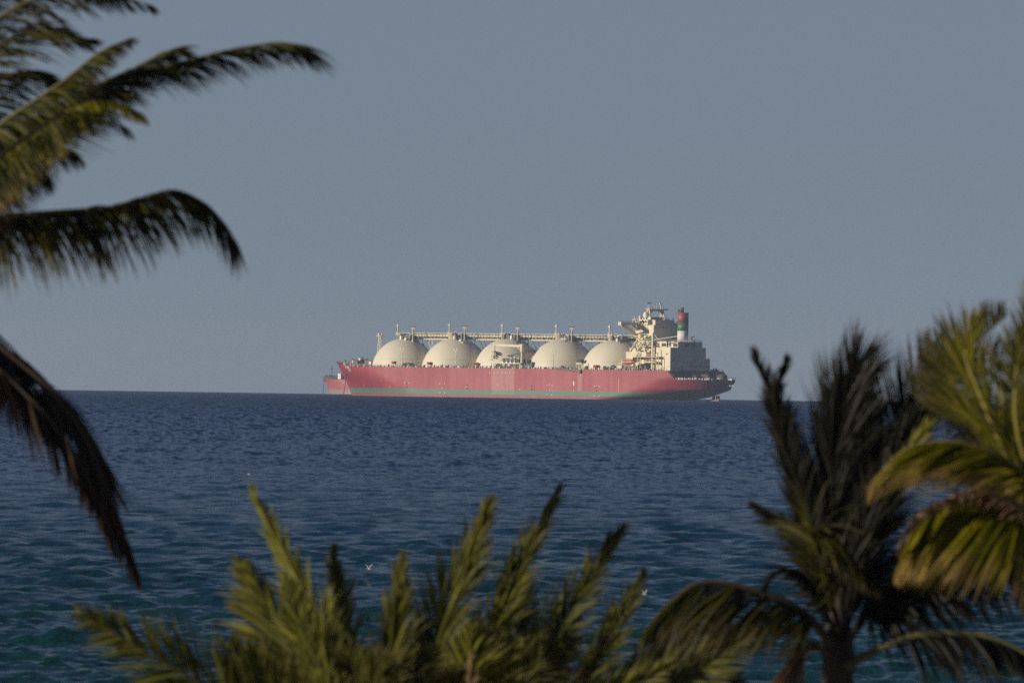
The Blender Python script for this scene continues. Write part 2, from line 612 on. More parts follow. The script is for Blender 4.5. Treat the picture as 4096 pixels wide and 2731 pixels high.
# ---------------------------------------------------------------- the gas carrier
THETA = R(43)
SHIP_D = 6428.0
dd = ray(2034, 1587)
SHIP_O = CAM + dd * (SHIP_D / dd.y)
SHIP_O.z = -SHIP_D ** 2 / (2 * EARTH) - 0.15
SHIP_RZ = PI - THETA
FWD = Vector((math.cos(SHIP_RZ), math.sin(SHIP_RZ), 0))
PORT = Vector((-math.sin(SHIP_RZ), math.cos(SHIP_RZ), 0))


def P(u, v, y):
    """ship x, z of the point in the plane y = const seen at a pixel of the 4096 frame"""
    d = ray(u, v)
    t = ((SHIP_O + PORT * y) - CAM).dot(PORT) / d.dot(PORT)
    q = CAM + d * t - SHIP_O
    return q.dot(FWD), q.z


def Z2(a, b): return 1650 + a / 4.126, 1240 + b / 4.126
def Z1(a, b): return 1250 + a / 3.564, 1180 + b / 3.564
def Z3(a, b): return 2050 + a / 4.126, 1240 + b / 4.126
def Z4(a, b): return 2420 + a / 3.564, 1180 + b / 3.564
def Z5(a, b): return 2460 + a / 8.254, 1190 + b / 8.254
def Z6(a, b): return 2460 + a / 9.046, 1340 + b / 9.046
def Z7(a, b): return 1900 + a / 5.88, 1280 + b / 5.88


ship = empty('gas_carrier', SHIP_O, SHIP_RZ,
             label='big red liquefied gas carrier with five cream domed tanks lying at anchor on the horizon',
             category='ship')
DECK = 16.8
POOP = 11.9


def ip(x, xs, ys): return float(np.interp(x, xs, ys))


class Form:
    """hull form: half breadth at x, z"""
    def __init__(s, stem, stern, ztop, B, xm_f, xm_a):
        s.stem, s.stern, s.ztop, s.B, s.xm_f, s.xm_a = stem, stern, ztop, B, xm_f, xm_a

    def xs(s, z): return ip(z, *s.stern)
    def xf(s, z): return ip(z, *s.stem)

    def b(s, x, z):
        zr = min(1, max(0, z / 16.8))
        zs = zr * zr * (3 - 2 * zr)
        xf, xa = s.xf(z), s.xs(z)
        mf, ma = ip(zs, (0, 1), s.xm_f), ip(min(1, max(0, z / 12.0)) ** .6, (0, 1), s.xm_a)
        bb = 1.0
        if x > mf:
            t = min(1, max(0, (xf - x) / (xf - mf)))
            bb = 1 - (1 - t) ** (1.75 + 0.35 * zs)
        elif x < ma:
            t = min(1, max(0, (x - xa) / (ma - xa)))
            q = 1.5 - 1.0 * min(1, max(0, z / 6.0))
            bb = (1 - (1 - t) ** 2.1) ** q
        return s.B * bb


FORM = Form(((-4, 0, 9, 19.6), (119, 122.4, 127.8, 135.6)),
            ((-4, 0, .6, 2.3, 3.9, 6.3, 10.3, 12.7, 19), (-130, -137, -142, -153, -159, -163, -165, -165.3, -165.5)),
            ((-170, -162, -146.5, -141.5, 60, 100, 124, 136), (POOP + .9, POOP + .3, POOP, DECK, DECK, 16.9, 17.6, 19.7)),
            24.0, (52, 82), (-82, -134))


def hull_mesh(form, ns=150, nz=22, zb=-4):
    ss = 0.5 - 0.5 * np.cos(np.linspace(0, PI, ns))
    ss = 0.55 * ss + 0.45 * np.linspace(0, 1, ns)
    lo, hi = form.xs(12), form.xf(18)
    vs, fs = [], []
    for side in (1, -1):
        for s_ in ss:
            xn = lo + (hi - lo) * s_
            zt = ip(xn, *form.ztop)
            for j in range(nz):
                z = zb + (zt - zb) * j / (nz - 1)
                x = form.xs(z) + (form.xf(z) - form.xs(z)) * s_
                vs.append((x, side * form.b(x, z), z))
    off = ns * nz
    for i in range(ns - 1):
        for j in range(nz - 1):
            a = i * nz + j
            fs.append((a, a + 1, a + nz + 1, a + nz))
            a += off
            fs.append((a, a + nz, a + nz + 1, a + 1))
    dv, df = [], []
    for i in range(ns):
        x, y, z = vs[i * nz + nz - 1]
        dv += [(x, y * 0.999, z - 0.02), (x, -y * 0.999, z - 0.02)]
    for i in range(ns - 1):
        df.append((2 * i, 2 * i + 1, 2 * i + 3, 2 * i + 2))
    return vs, fs, dv, df


hv, hf, dv, df = hull_mesh(FORM)
hm = MB()
hm.v, hm.f = hv, hf
HULL_MAT = hull_material('red_hull_paint', (0.33, 0.038, 0.056), (0.49, 0.135, 0.165))
hull = hm.build('hull', HULL_MAT, ship, True)
dm = MB()
dm.v, dm.f = dv, df
deck = dm.build('deck', M['deck'], ship)


def on_hull(x, z, off=0.08): return (x, FORM.b(x, z) + off, z)


def hull_plate(name, x0, x1, z0, z1, mat, parent, off=0.08, n=4):
    mb = MB()
    vs = [on_hull(x0 + (x1 - x0) * i / n, z, off) for i in range(n + 1) for z in (z0, z1)]
    mb.add(vs, [(2 * i, 2 * i + 1, 2 * i + 3, 2 * i + 2) for i in range(n)])
    return mb.build(name, mat, parent)


def text_mesh(body, size):
    cu = bpy.data.curves.new('txt', 'FONT')
    cu.body, cu.size, cu.offset = body, size, size * 0.012
    ob = bpy.data.objects.new('txt', cu)
    COL.objects.link(ob)
    dg = bpy.context.evaluated_depsgraph_get()
    me = bpy.data.meshes.new_from_object(ob.evaluated_get(dg))
    bpy.data.objects.remove(ob)
    bpy.data.curves.remove(cu)
    return me


def hull_text(name, body, size, u, v, guess_y, mat, stretch=1.0):
    """writing laid on the port side of the hull, reading from bow to stern"""
    y = guess_y
    for _ in range(12):
        x0, z0 = P(u, v, y)
        y = 0.5 * y + 0.5 * FORM.b(x0, z0)
    me = text_mesh(body, size)
    for vt in me.vertices:
        x, z = x0 - vt.co.x * stretch, z0 + vt.co.y
        vt.co = Vector(on_hull(x, z, 0.1))
    me.materials.clear()
    return link(name, me, mat, hull)


hull_text('bow_name', 'SOHAR', 2.5, *Z1(478, 1046), 8, M['ltr'], 0.72)
hull_text('bow_name', 'LNG', 2.4, *Z1(522, 1086), 8, M['ltr'], 0.72)
hull_text('stern_name', 'SOHAR LNG', 1.1, *Z4(1655, 1300), 10, M['ltr'])

# marks on the hull side: tug marks, draught marks, fender pads, a white plate
for a, b_, w_, h_, mt in ((Z2(452, 1211)), (Z2(533, 1211)), (Z2(493, 1284)), (Z2(455, 1360)), (Z2(533, 1362)), (Z2(882, 1270)),
                          (Z2(1412, 1226)), (Z2(1770, 1307)), (Z3(572, 1240)), (Z3(612, 1228)), (Z3(655, 1240)), (Z3(615, 1316)),
                          (Z3(1010, 1325)), (Z3(1350, 1256)), (Z3(1390, 1250)), (Z3(1433, 1258)), (Z3(572, 1392)), (Z3(650, 1397)),
                          (Z3(1350, 1412)), (Z3(1430, 1416)), (Z1(685, 1290)), (Z1(1315, 1248)), (Z1(1378, 1252)), (Z1(1106, 1308))) and \
        [(*p, .7, .45, 'ltr') for p in (Z2(452, 1211), Z2(533, 1211), Z2(493, 1284), Z2(455, 1360), Z2(533, 1362), Z2(882, 1270),
                                        Z2(1412, 1226), Z2(1770, 1307), Z3(572, 1240), Z3(612, 1228), Z3(655, 1240), Z3(615, 1316),
                                        Z3(1010, 1325), Z3(1350, 1256), Z3(1390, 1250), Z3(1433, 1258), Z3(572, 1392), Z3(650, 1397),
                                        Z3(1350, 1412), Z3(1430, 1416), Z1(685, 1290), Z1(1315, 1248), Z1(1378, 1252), Z1(1106, 1308))] + \
        [(*Z2(x, 1035), .6, .5, 'ltr') for x in (1278, 1350, 1412, 1476, 1540, 1604, 1675)] + \
        [(*Z3(1013, 1212), 0.9, 2.4, 'ltr')] + \
        [(*p, 0.9, 0.8, 'dark') for p in (Z2(903, 1235), Z2(902, 1290), Z2(1968, 1252), Z2(1968, 1308), Z3(318, 1252), Z3(318, 1308),
                                          Z3(1388, 1272), Z3(1388, 1328), Z1(1345, 1260), Z1(1345, 1312))]:
    x, z = P(a, b_, 24.0)
    y = FORM.b(x, z)
    x, z = P(a, b_, y)
    hull_plate('hull_mark', x - w_ / 2, x + w_ / 2, z - h_ / 2, z + h_ / 2, M[mt], hull, 0.09, 1)

# anchor pocket and chain
y = 9.0
for _ in range(10):
    xa, za = P(*Z1(492, 1112), y)
    y = .5 * y + .5 * FORM.b(xa, za)
MB().ball((xa, y - .1, za), 1.5, 0.5, 1.2).build('hawse_pipe', M['dark'], hull, True)
xc, zc = P(*Z1(436, 1400), y + 1)
mb = MB()
p0, p1 = Vector((xa, y + .2, za - .3)), Vector((xc, y + 1, -0.8))
for i in range(26):
    q0, q1 = p0.lerp(p1, i / 26), p0.lerp(p1, (i + .8) / 26)
    mb.bar(q0, q1, 0.42 if i % 2 else 0.26, 0.26 if i % 2 else 0.42)
mb.build('anchor_chain', M['chain'], ship)

# rails along the deck edge (stanchions, top rail), lighting up in gaps
for side in (1, -1):
    mb = MB()
    last = None
    for i in range(150):
        x = 131 - i * 2.0
        zt = ip(x, *FORM.ztop)
        yb = FORM.b(x, zt) - .3
        p = Vector((x, side * yb, zt + 1.1))
        if yb > 1.0:
            mb.bar((x, side * yb, zt - .05), p, 0.1)
            if last: mb.bar(last, p, 0.12)
            last = p
    mb.build('railing', M['grey'], ship)

# mooring bitts, fairleads, small fittings along the port edge
mb, mw = MB(), MB()
r2 = random.Random(5)
for i in range(150):
    x = 108 - i * 1.65 + r2.uniform(-.6, .6)
    if x < -139: break
    h = r2.choice((.5, .7, .9, 1.3, 1.6)) * r2.uniform(.7, 1.1)
    wd = r2.uniform(.3, .9)
    yb = FORM.b(x, DECK) - r2.uniform(.8, 2.2)
    (mb if r2.random() < .62 else mw).box(x - wd / 2, x + wd / 2, yb - .3, yb + .3, DECK - .05, DECK + h).cut()
mb.build_each('bollard', M['dark'], ship)
mw.build_each('vent_cowl', M['white'], ship)

# --- cargo tanks
TANK = []
for u, rk in ((1616, 18.4), (1822, 19.4), (2034, 19.5), (2250, 19.5), (2463, 19.5)):
    x, z = P(u, 1480, 0)
    TANK.append((x, rk))
TOPV = 14.2
tank_objs = []
for k, (tx, rk) in enumerate(TANK):
    prof = [(rk + .0, DECK - .3)]
    zc = 14.2 if k else 14.6
    n = 40
    a0 = math.asin((DECK - .3 - zc) / rk)
    prof = []
    for i in range(n + 1):
        a = a0 + (PI / 2 - a0) * i / n
        prof.append((max(.01, rk * math.cos(a)), zc + rk * math.sin(a)))
    t = MB().lathe(prof, tx, 0, 96).build('tank_dome', M['tank'], ship, True)
    tank_objs.append(t)
    # weather ring near the foot
    za = 21.3
    ra = math.sqrt(rk ** 2 - (za - zc) ** 2)
    MB().lathe([(ra - .4, za - .12), (ra + .10, za - .12), (ra + .06, za + .12), (ra - .4, za + .12)], tx, 0, 96).build('foot_ring', M['tank'], t, True)
    zt = zc + rk
    # tower on top
    MB().lathe([(2.5, zt - .5), (2.5, zt + 2.5), (2.8, zt + 2.55), (2.8, zt + 2.75), (.3, zt + 3.2)], tx + 1.6, 1.0, 20).build('dome_house', M['cream'], t, True)
    md, ml = MB(), MB()
    for q in range(26):
        ax, ay = tx + r2.uniform(-9.5, 1), r2.uniform(-7, 4)
        hh = r2.uniform(.4, 1.5) + (1.3 if ax > tx - 5 else 0)
        zz = zc + math.sqrt(max(1, rk ** 2 - (ax - tx) ** 2 - ay ** 2)) - .6
        (md if r2.random() < .75 else ml).box(ax, ax + r2.uniform(.6, 2.2), ay, ay + r2.uniform(.5, 1.6), zz, zz + .5 + hh)
    md.box(tx - 6.4, tx - 1.2, -3, 2, zt - .8, zt + 1.9)
    md.build('valve_block', M['grey'], t)
    for q in range(9):
        a = q / 9 * 2 * PI
        px_, py_ = tx + 1.6 + 2.6 * math.cos(a), 1.0 + 2.6 * math.sin(a)
        ml.cyl((px_, py_, zt + 2.2), (px_, py_, zt + r2.uniform(3.3, 4.0)), .28, n=6)
    for q in range(5):
        ml.box(tx - 5.2 + q * 1.0, tx - 4.6 + q * 1.0, 2.2, 2.9, zt - .3, zt + .3 + (q % 2) * .4)
    ml.build('relief_valve', M['white'], t)
    # vent mast (fore) and lamp mast (aft)
    vx = tx + 4.1
    mv = MB().cyl((vx, 1.2, zt - 1.2), (vx, 1.2, zt + 7.4), .40, .34, 8)
    mv.box(vx - .7, vx + .7, .7, 1.7, zt + 6.9, zt + 7.6).cyl((vx, 1.2, zt + 7.6), (vx, 1.2, zt + 8.5), .3, .2, 6)
    mv.box(vx - .9, vx + .9, .5, 1.9, zt + 1.8, zt + 2.0)
    mv.build('vent_mast', M['cream'], t)
    lx = tx - 7.7
    if k < 4:
        zl = zt - 1.9
        mv = MB().cyl((lx, 1.2, zl), (lx, 1.2, zt + 6.2), .34, .28, 8).lathe([(.9, zl), (.45, zl + 1.3)], lx, 1.2, 8)
        mv.bar((lx - 1.6, 1.2, zt + 6.3), (lx + 1.6, 1.2, zt + 6.3), .25)
        mv.bar((lx, 1.2, zt + 5.0), (lx - 1.4, 1.2, zt + 6.3), .2).bar((lx, 1.2, zt + 5.0), (lx + 1.4, 1.2, zt + 6.3), .2)
        mv.build('lamp_mast', M['cream'], t)
        mv = MB()
        for q in (-1.5, -.5, .5, 1.5):
            mv.box(lx + q - .3, lx + q + .3, .9, 1.6, zt + 6.45, zt + 6.95).cut()
        mv.build_each('floodlight', M['dark'], t)
    sx_ = tx - 5.4
    MB().cyl((sx_, -2, zt), (sx_, -2, zt + 4.6), .2, .12, 6).box(sx_ - .35, sx_ + .35, -2.3, -1.7, zt + 3.6, zt + 3.8).build('small_mast', M['grey'], t)
    # lamp post on the deck
    if k < 4 and k != 2:
        ux = {0: Z1(1280, 920), 1: Z2(712, 830), 3: Z3(675, 850)}[k]
        x, z = P(*ux, 21)
        mv = MB().cyl((x, 21, DECK - .05), (x, 21, DECK + 9.6), .3, .22, 8)
        mv.bar((x, 21, DECK + 8.4), (x - 1.1, 21, DECK + 10), .2).bar((x, 21, DECK + 8.4), (x + 1.1, 21, DECK + 10), .2)
        mv.box(x - 1.5, x - .7, 20.7, 21.3, DECK + 10, DECK + 10.5).box(x + .7, x + 1.5, 20.7, 21.3, DECK + 10, DECK + 10.5)
        mv.build('deck_lamp_post', M['white'], ship)

# --- flying bridge and pipes along the tank tops
CY = -7.0
zp = P(*Z2(350, 420), CY)[1]
zf = P(*Z2(350, 478), CY)[1]
xa_, xb_ = TANK[0][0] - 6, TANK[4][0] - 22
cat = MB()
cat.box(xa_ + 14, xb_, CY - 1.2, CY + 1.2, zf - .3, zf + .25).box(xa_ + 14, xb_, CY + .9, CY + 1.1, zp + 1.2, zp + 1.45)
catw = cat.build('catwalk', M['cream'], ship)
cp = MB().cyl((xa_ + 8, CY + .2, zp), (xb_, CY + .2, zp), .62, n=10).cyl((xa_, CY - 1.4, zp + .35), (xb_, CY - 1.4, zp + .35), .4, n=8)
cp.build('cargo_pipe', M['cream'], catw, True)
cg = MB()
i = 0
x = xa_ + 12
while x > xb_:
    cg.bar((x, CY + 1.0, zf), (x, CY + 1.0, zp + 1.3), .14)
    if r2.random() < .75:
        cg.box(x, x - r2.uniform(1.0, 2.2), CY - 1, CY + 1.0, zf + .35, zf + r2.uniform(.9, 1.7))
    if r2.random() < .22:
        cg.box(x, x - r2.uniform(.6, 1.2), CY - 1, CY + 1, zp + .6, zp + r2.uniform(.9, 1.5))
    x -= 2.3
cg.build('pipe_support', M['brown'], catw)
for k in range(4):
    xm = .5 * (TANK[k][0] + TANK[k + 1][0])
    st = MB()
    for s_ in (-1, 1):
        st.bar((xm + s_ * 9, CY, zf - .2), (xm + s_ * 1.2, CY, 21), .32).bar((xm + s_ * 4.2, CY + 1, zf - .2), (xm + s_ * .8, CY + 1, 21), .26)
    st.bar((xm, CY - 1, zf - .2), (xm, CY - 1, 19), .4).bar((xm + 11.5, CY + 1, zf - .2), (xm + 11.5, CY + 1, zf - 4.5), .22)
    for q in range(10):
        st.bar((xm - 9 + q * 1.9, CY + .5, zf - .2), (xm - 8 + q * 1.9, CY + .5, zf - r2.uniform(1.5, 5)), .14)
    st.build('trestle', M['cream' if k in (0,) else 'grey'], catw)

# --- forecastle gear and foremast
fc = MB()
for (a0_, a1_, b0_, b1_, y) in ((500, 590, 925, 985, 3), (590, 640, 935, 985, 6), (640, 700, 918, 985, 2), (690, 755, 905, 985, 0), (740, 800, 930, 985, 3), (440, 500, 948, 985, 2), (800, 842, 948, 990, 8)):
    x0_, z1_ = P(*Z1(a0_, b0_), y)
    x1_, _ = P(*Z1(a1_, b1_), y)
    zt = ip(x0_, *FORM.ztop)
    fc.box(x0_, x1_, y - 2, y, zt - .05, z1_)
    for q in range(3):
        xx = x1_ + (x0_ - x1_) * r2.random()
        fc.cyl((xx, y - 1, z1_ - .02), (xx, y - 1, z1_ + r2.uniform(.4, 1.1)), .28, n=6)
    fc.cut()
fc.build_each('windlass', M['grey'], ship)
fw = MB()
for a_, b_, y, s_ in ((450, 960, 5, .5), (465, 965, 5, .5), (525, 935, 2.5, .5), (575, 935, 4, .45), (670, 915, 3, 1.1), (820, 955, 10, .9), (745, 985, 11, .5), (560, 982, 7, .5), (600, 984, 8, .6), (640, 985, 9, .5)):
    x, z = P(*Z1(a_, b_), y)
    fw.box(x - s_, x + s_ * .6, y, y + .4, ip(x, *FORM.ztop) - .05, z + s_ * .5).cut()
fw.build_each('bollard', M['white'], ship)
bw = MB()
for a_ in np.linspace(360, 840, 24):
    x, z = P(*Z1(a_, 960), 0)
    zt = ip(x, *FORM.ztop)
    for _ in range(6):
        x, z = P(*Z1(a_, 960), FORM.b(x, zt) - .4)
    bw.box(x - .35, x + .35, FORM.b(x, zt) - .5, FORM.b(x, zt) - .25, zt - .05, zt + r2.uniform(.7, 1.4)).cut()
bw.build_each('bulwark_stay', M['grey'], ship)
mx, mzt = P(*Z1(967, 560), -3)
fm = MB()
for s_, q in ((-1, -1), (1, -1), (1, 1), (-1, 1)):
    fm.bar((mx + s_ * 1.5, -3 + q * 1.5, 16.8), (mx + s_ * .55, -3 + q * .55, mzt - 1), .3)
for i in range(8):
    za, zb = 17 + i * (mzt - 18) / 8, 17 + (i + 1) * (mzt - 18) / 8
    wa = 1.5 - .95 * (za - 16.8) / (mzt - 17.8)
    for q in (-1, 1):
        fm.bar((mx - wa, -3 + q * wa, za), (mx + wa, -3 + q * wa, zb), .2)
        fm.bar((mx + q * wa, -3 - wa, za), (mx + q * wa, -3 + wa, zb), .2)
fm.box(mx - 1.8, mx + 1.8, -4.5, -1.5, mzt - 1.1, mzt - .8)
fmo = fm.build('foremast', M['cream'], ship)
MB().ball((mx, -2, mzt - .1), .8, n=10).cyl((mx - 1.4, -3, mzt - .8), (mx - 1.4, -3, mzt + .9), .3, n=6).cyl((mx + 1.6, -3, mzt - .8), (mx + 1.6, -3, mzt + .7), .25, n=6).build('mast_light', M['white'], fmo, True)

# --- red hose boxes, low dark oval, cabins along the port deck
for (a_, b_), y in ((Z1(1155, 968), 20), (Z2(272, 885), 20), (Z2(1042, 893), 20), (Z3(1370, 934), 20)):
    x, z = P(a_, b_, y)
    hb = MB().box(x - 1.2, x + 1.2, y - 1.2, y + .1, z - .5, z + 1.0).cyl((x - 1.0, y + .15, z + .3), (x + 1.0, y + .15, z + .3), .7, n=10)
    o = hb.build('hose_box', M['red'], ship, False)
    MB().box(x - 1.0, x - .6, y - .9, y - .2, DECK - .05, z - .52).box(x + .6, x + 1.0, y - .9, y - .2, DECK - .05, z - .52).box(x - .5, x + .5, y - .8, y - .3, DECK - .05, z - .54).build('stand', M['white'], o)
x, z = P(*Z1(1418, 968), 14)
MB().ball((x, 17, DECK + 1.4), 4.6, 2.0, .95, 20).build('dark_oval', M['dark'], ship, True)
x0_, z1_ = P(*Z3(1045, 872), 20)
x1_, _ = P(*Z3(1140, 872), 20)
cb = MB().box(x1_, x0_, 17, 20, z1_ - .6, z1_ + .1)
for q in (.05, .45, .95):
    xx = x0_ + (x1_ - x0_) * q
    cb.bar((xx, 19.7, DECK), (xx, 19.7, z1_ - .6), .3).bar((xx, 17.3, DECK), (xx, 17.3, z1_ - .6), .3)
cbo = cb.build('monitor_platform', M['cream'], ship)
MB().box(x1_ + .5, x0_ - .6, 17.4, 19.6, z1_ + .12, z1_ + 2.0).cyl((x1_ + 2, 18, z1_ + 1.9), (x0_ - 1, 18, z1_ + 2.3), .3, n=6).build('fire_monitor', M['dark'], cbo)
x0_, z1_ = P(*Z3(1150, 880), 19)
x1_, _ = P(*Z3(1245, 880), 19)
MB().box(x1_, x0_, 14, 19, DECK - .05, z1_).build('deck_store', M['cream'], ship)
x0_, z1_ = P(*Z6(80, 1090), 20)
x1_, _ = P(*Z6(235, 1090), 20)
ds = MB().box(x1_, x0_, 18, 20, DECK - .05, z1_).bar((x1_ + .4, 19, z1_), (x1_ + .4, 19, z1_ + 3.2), .5).bar((x0_, 19, z1_ + .8), (x1_ + .6, 19, z1_ + 1.6), .5)
ds.build('provision_davit', M['cream'], ship)
dk = MB()
for a_, b_, y in ((825, 915, 18), (1520, 955, 20), (1665, 940, 17), (1220, 915, 19.2)):
    x, z = P(*Z3(a_, b_), y)
    dk.ball((x, y, DECK + .9), 1.5 if a_ != 1665 else 2.2, .8, 1.2 if a_ != 1665 else 1.9, 10).cut()
dk.build_each('mooring_winch', M['dark'], ship, True)

# --- manifold platform, hose crane and inclined ladder amidships
x0_, zt_ = P(*Z7(375, 1010), 22)
x1_, _ = P(*Z7(1065, 1010), 22)
mp_ = MB().box(x1_, x0_, 14, 22.3, zt_ - .3, zt_ + .25)
for q in (0, .2, .4, .6, .8, 1):
    xx = x0_ + (x1_ - x0_) * q
    mp_.bar((xx + (.2 if q else -.2), 22, DECK - .05), (xx + (.2 if q else -.2), 22, zt_ - .3), .38)
mpo = mp_.build('manifold_platform', M['cream'], ship)
mk, mw = MB().box(x1_ + .5, x0_ - .8, 12.5, 20.5, DECK - .05, zt_ - .4), MB()
for q in range(34):
    xx = x1_ - 3 + (x0_ - x1_ - 3) * r2.random()
    hh = r2.uniform(.6, 2.7)
    mk.box(xx, xx + r2.uniform(.5, 1.5), r2.uniform(13, 17), 18.5, zt_ + .26, zt_ + .2 + hh)
for q in range(10):
    mk.box(x1_ - 7 + q * .9, x1_ - 6.3 + q * .9, 13, 20, DECK - .05, DECK + r2.uniform(1.5, 3.8))
mk.build('manifold_pipes', M['grey'], mpo)
for a_ in (655, 745, 835, 925):
    xx, _ = P(*Z7(a_, 960), 21.5)
    mw.cyl((xx, 21.5, zt_ + .2), (xx, 21.5, zt_ + 2.0), .35, .2, 8).box(xx - .6, xx + .6, 21.2, 21.8, zt_ + .26, zt_ + .75)
for a_ in (480, 690, 810):
    xx, zz = P(*Z7(a_, 1060), 22.4)
    mw.ball((xx, 22.6, zz), .7, .4, .7, 8)
for a_, b_ in ((870, 900), (955, 885), (1040, 905), (1120, 1000)):
    xx, zz = P(*Z7(a_, b_), 18)
    mw.ball((xx, 18.7, zz), .6, .4, .6, 8)
mw.build('manifold_valve', M['white'], mpo)
yc = 20.0
cx_, cz1 = P(*Z7(1102, 900), yc)
_, cz2 = P(*Z7(1102, 620), yc)
bx, bz = P(*Z7(460, 585), yc)
cr = MB().lathe([(.75, DECK - .05), (.75, cz1), (.62, cz1 + .1), (.6, cz1 + 3.2), (1.05, cz1 + 3.6), (1.15, cz2 - 1), (.9, cz2), (.6, cz2 + .4)], cx_, yc, 14)
cr.bar((cx_, yc, cz2 + .2), (bx - 3, yc, bz), 1.1, 1.15).bar((bx - 3, yc, bz + .1), (bx, yc, bz + .1), .6, .5)
cr.bar((cx_, yc, cz2 - 2.6), (cx_ + 4, yc, cz2 - .3), .4).box(cx_ - .9, cx_ + 1.4, yc - .8, yc + .8, cz2 + .6, cz2 + 1.3)
cro = cr.build('hose_crane', M['cream'], ship)
MB().bar((bx - .4, yc, bz - .2), (bx - .4, yc, bz - 3.4), .22).box(bx - .9, bx + .1, yc - .3, yc + .3, bz - 4.0, bz - 3.2).build('hook', M['dark'], cro)
lad = MB()
for i in range(5):
    xx, zz = P(*Z7(430 + (20, 40, 15, 20, -40)[i], 745 + i * 48), 17)
    lad.box(xx - 1.7, xx + 1.2, 15.5, 18, zz - .18, zz + .14)
    if i: lad.bar((px_, 17, pz_), (xx, 17, zz), .22)
    px_, pz_ = xx, zz
lad.build('tank_stairs', M['brown'], ship)
il = MB()
for q in range(4):
    yy = 8 + q * 1.6
    x0_, z0_ = P(*Z7(1120 + q * 25, 960), yy)
    x1_, z1_ = P(*Z7(1300 + q * 25, 690), yy)
    il.bar((x0_, yy, z0_), (x1_, yy, z1_), .24)
for i in range(13):
    q = i / 12
    a = (x0_ + (x1_ - x0_) * q, 12.8, z0_ + (z1_ - z0_) * q)
    il.bar(a, (a[0] + .3, 8, a[2]), .22).bar(a, (a[0], 12.8, a[2] - 2.6), .13)
x2_, z2_ = P(*Z7(1255, 690), 10)
il.bar((x2_, 10, z2_ - 5), (x2_, 10, z2_), .45).bar((x2_ - 5, 10, z2_ - 5), (x2_ - 5, 10, z2_ + .3), .45)
il.build('inclined_ladder', M['brown'], ship)

# --- accommodation ladder stowed on the side
gl = MB()
x0_, z0_ = P(*Z3(690, 968), 24.6)
x1_, z1_ = P(*Z3(1080, 1022), 24.6)
for dz in (0, .75):
    gl.bar((x0_, 24.7, z0_ + dz), (x1_, 24.7, z1_ + dz), .3, .3)
for i in range(24):
    q = i / 23
    a = Vector((x0_ + (x1_ - x0_) * q, 24.55, z0_ + (z1_ - z0_) * q))
    gl.bar(a, a + Vector((0, 0, .75)), .16)
gl.box(x1_ - 2.2, x1_ + .2, 24.1, 25.2, z1_ - .5, z1_ + 1.4)
gl.build('gangway', M['grey'], ship)

# ---------------------------------------------------------------- superstructure
def face_box(mb, p0, p1, y, depth, zlo=None):
    x0, z1 = P(*p0, y)
    x1, z0 = P(*p1, y)
    if zlo is not None: z0 = zlo
    mb.box(x1, x0, y - depth, y, z0, z1)
    return x1, x0, z0, z1


def face_plate(mb, p0, p1, y, t=.06):
    x0, z1 = P(*p0, y)
    x1, z0 = P(*p1, y)
    mb.box(x1, x0, y - .2, y + t, z0, z1)


def aft_plate(mb, p0, p1, x, t=.06):
    """thin box on an aft wall at x seen between two pixels"""
    ys, zs = [], []
    for (u, v) in (p0, p1):
        d = ray(u, v)
        s_ = ((SHIP_O + FWD * x) - CAM).dot(FWD) / d.dot(FWD)
        q = CAM + d * s_ - SHIP_O
        ys.append(q.dot(PORT))
        zs.append(q.z)
    mb.box(x - t, x + .2, min(ys), max(ys), min(zs), max(zs))
    return ys, zs


XA = P(2681, 1450, 16.5)[0]                     # aft wall of the house
house = MB()
xh, zh = P(*Z6(1400, 425), 16.5)
_, zlow = P(*Z4(900, 898), 16.5)
_, zmid = P(*Z4(900, 745), 16.5)
house.box(XA, xh, -16.4, 16.5, POOP - .1, zlow)
house.box(XA + .01, xh - .01, -12.9, 16.49, zlow, zmid)
houseo = house.build('deckhouse', M['cream'], ship)
_, zup = P(*Z4(1040, 664), 10)
xu0, _ = P(*Z6(1400, 300), 10)
xu1, _ = P(*Z6(2280, 300), 10)
upper = MB().box(xu1, xu0, -10.2, 10, zmid, zup).build('upper_house', M['cream'], ship)
rl = MB()
for i in range(22):
    yy = -10 + i * 20 / 21
    rl.bar((xu1 + .3, yy, zup), (xu1 + .3, yy, zup + 1.1), .12)
rl.bar((xu1 + .3, -10, zup + 1.1), (xu1 + .3, 10, zup + 1.1), .14)
for i in range(14):
    yy = -12.8 + i * .2
for i in range(16):
    xx = xu1 + .3 + i * 1.0
    rl.bar((xx, 9.9, zup), (xx, 9.9, zup + 1.1), .12)
rl.build('railing', M['white'], upper)
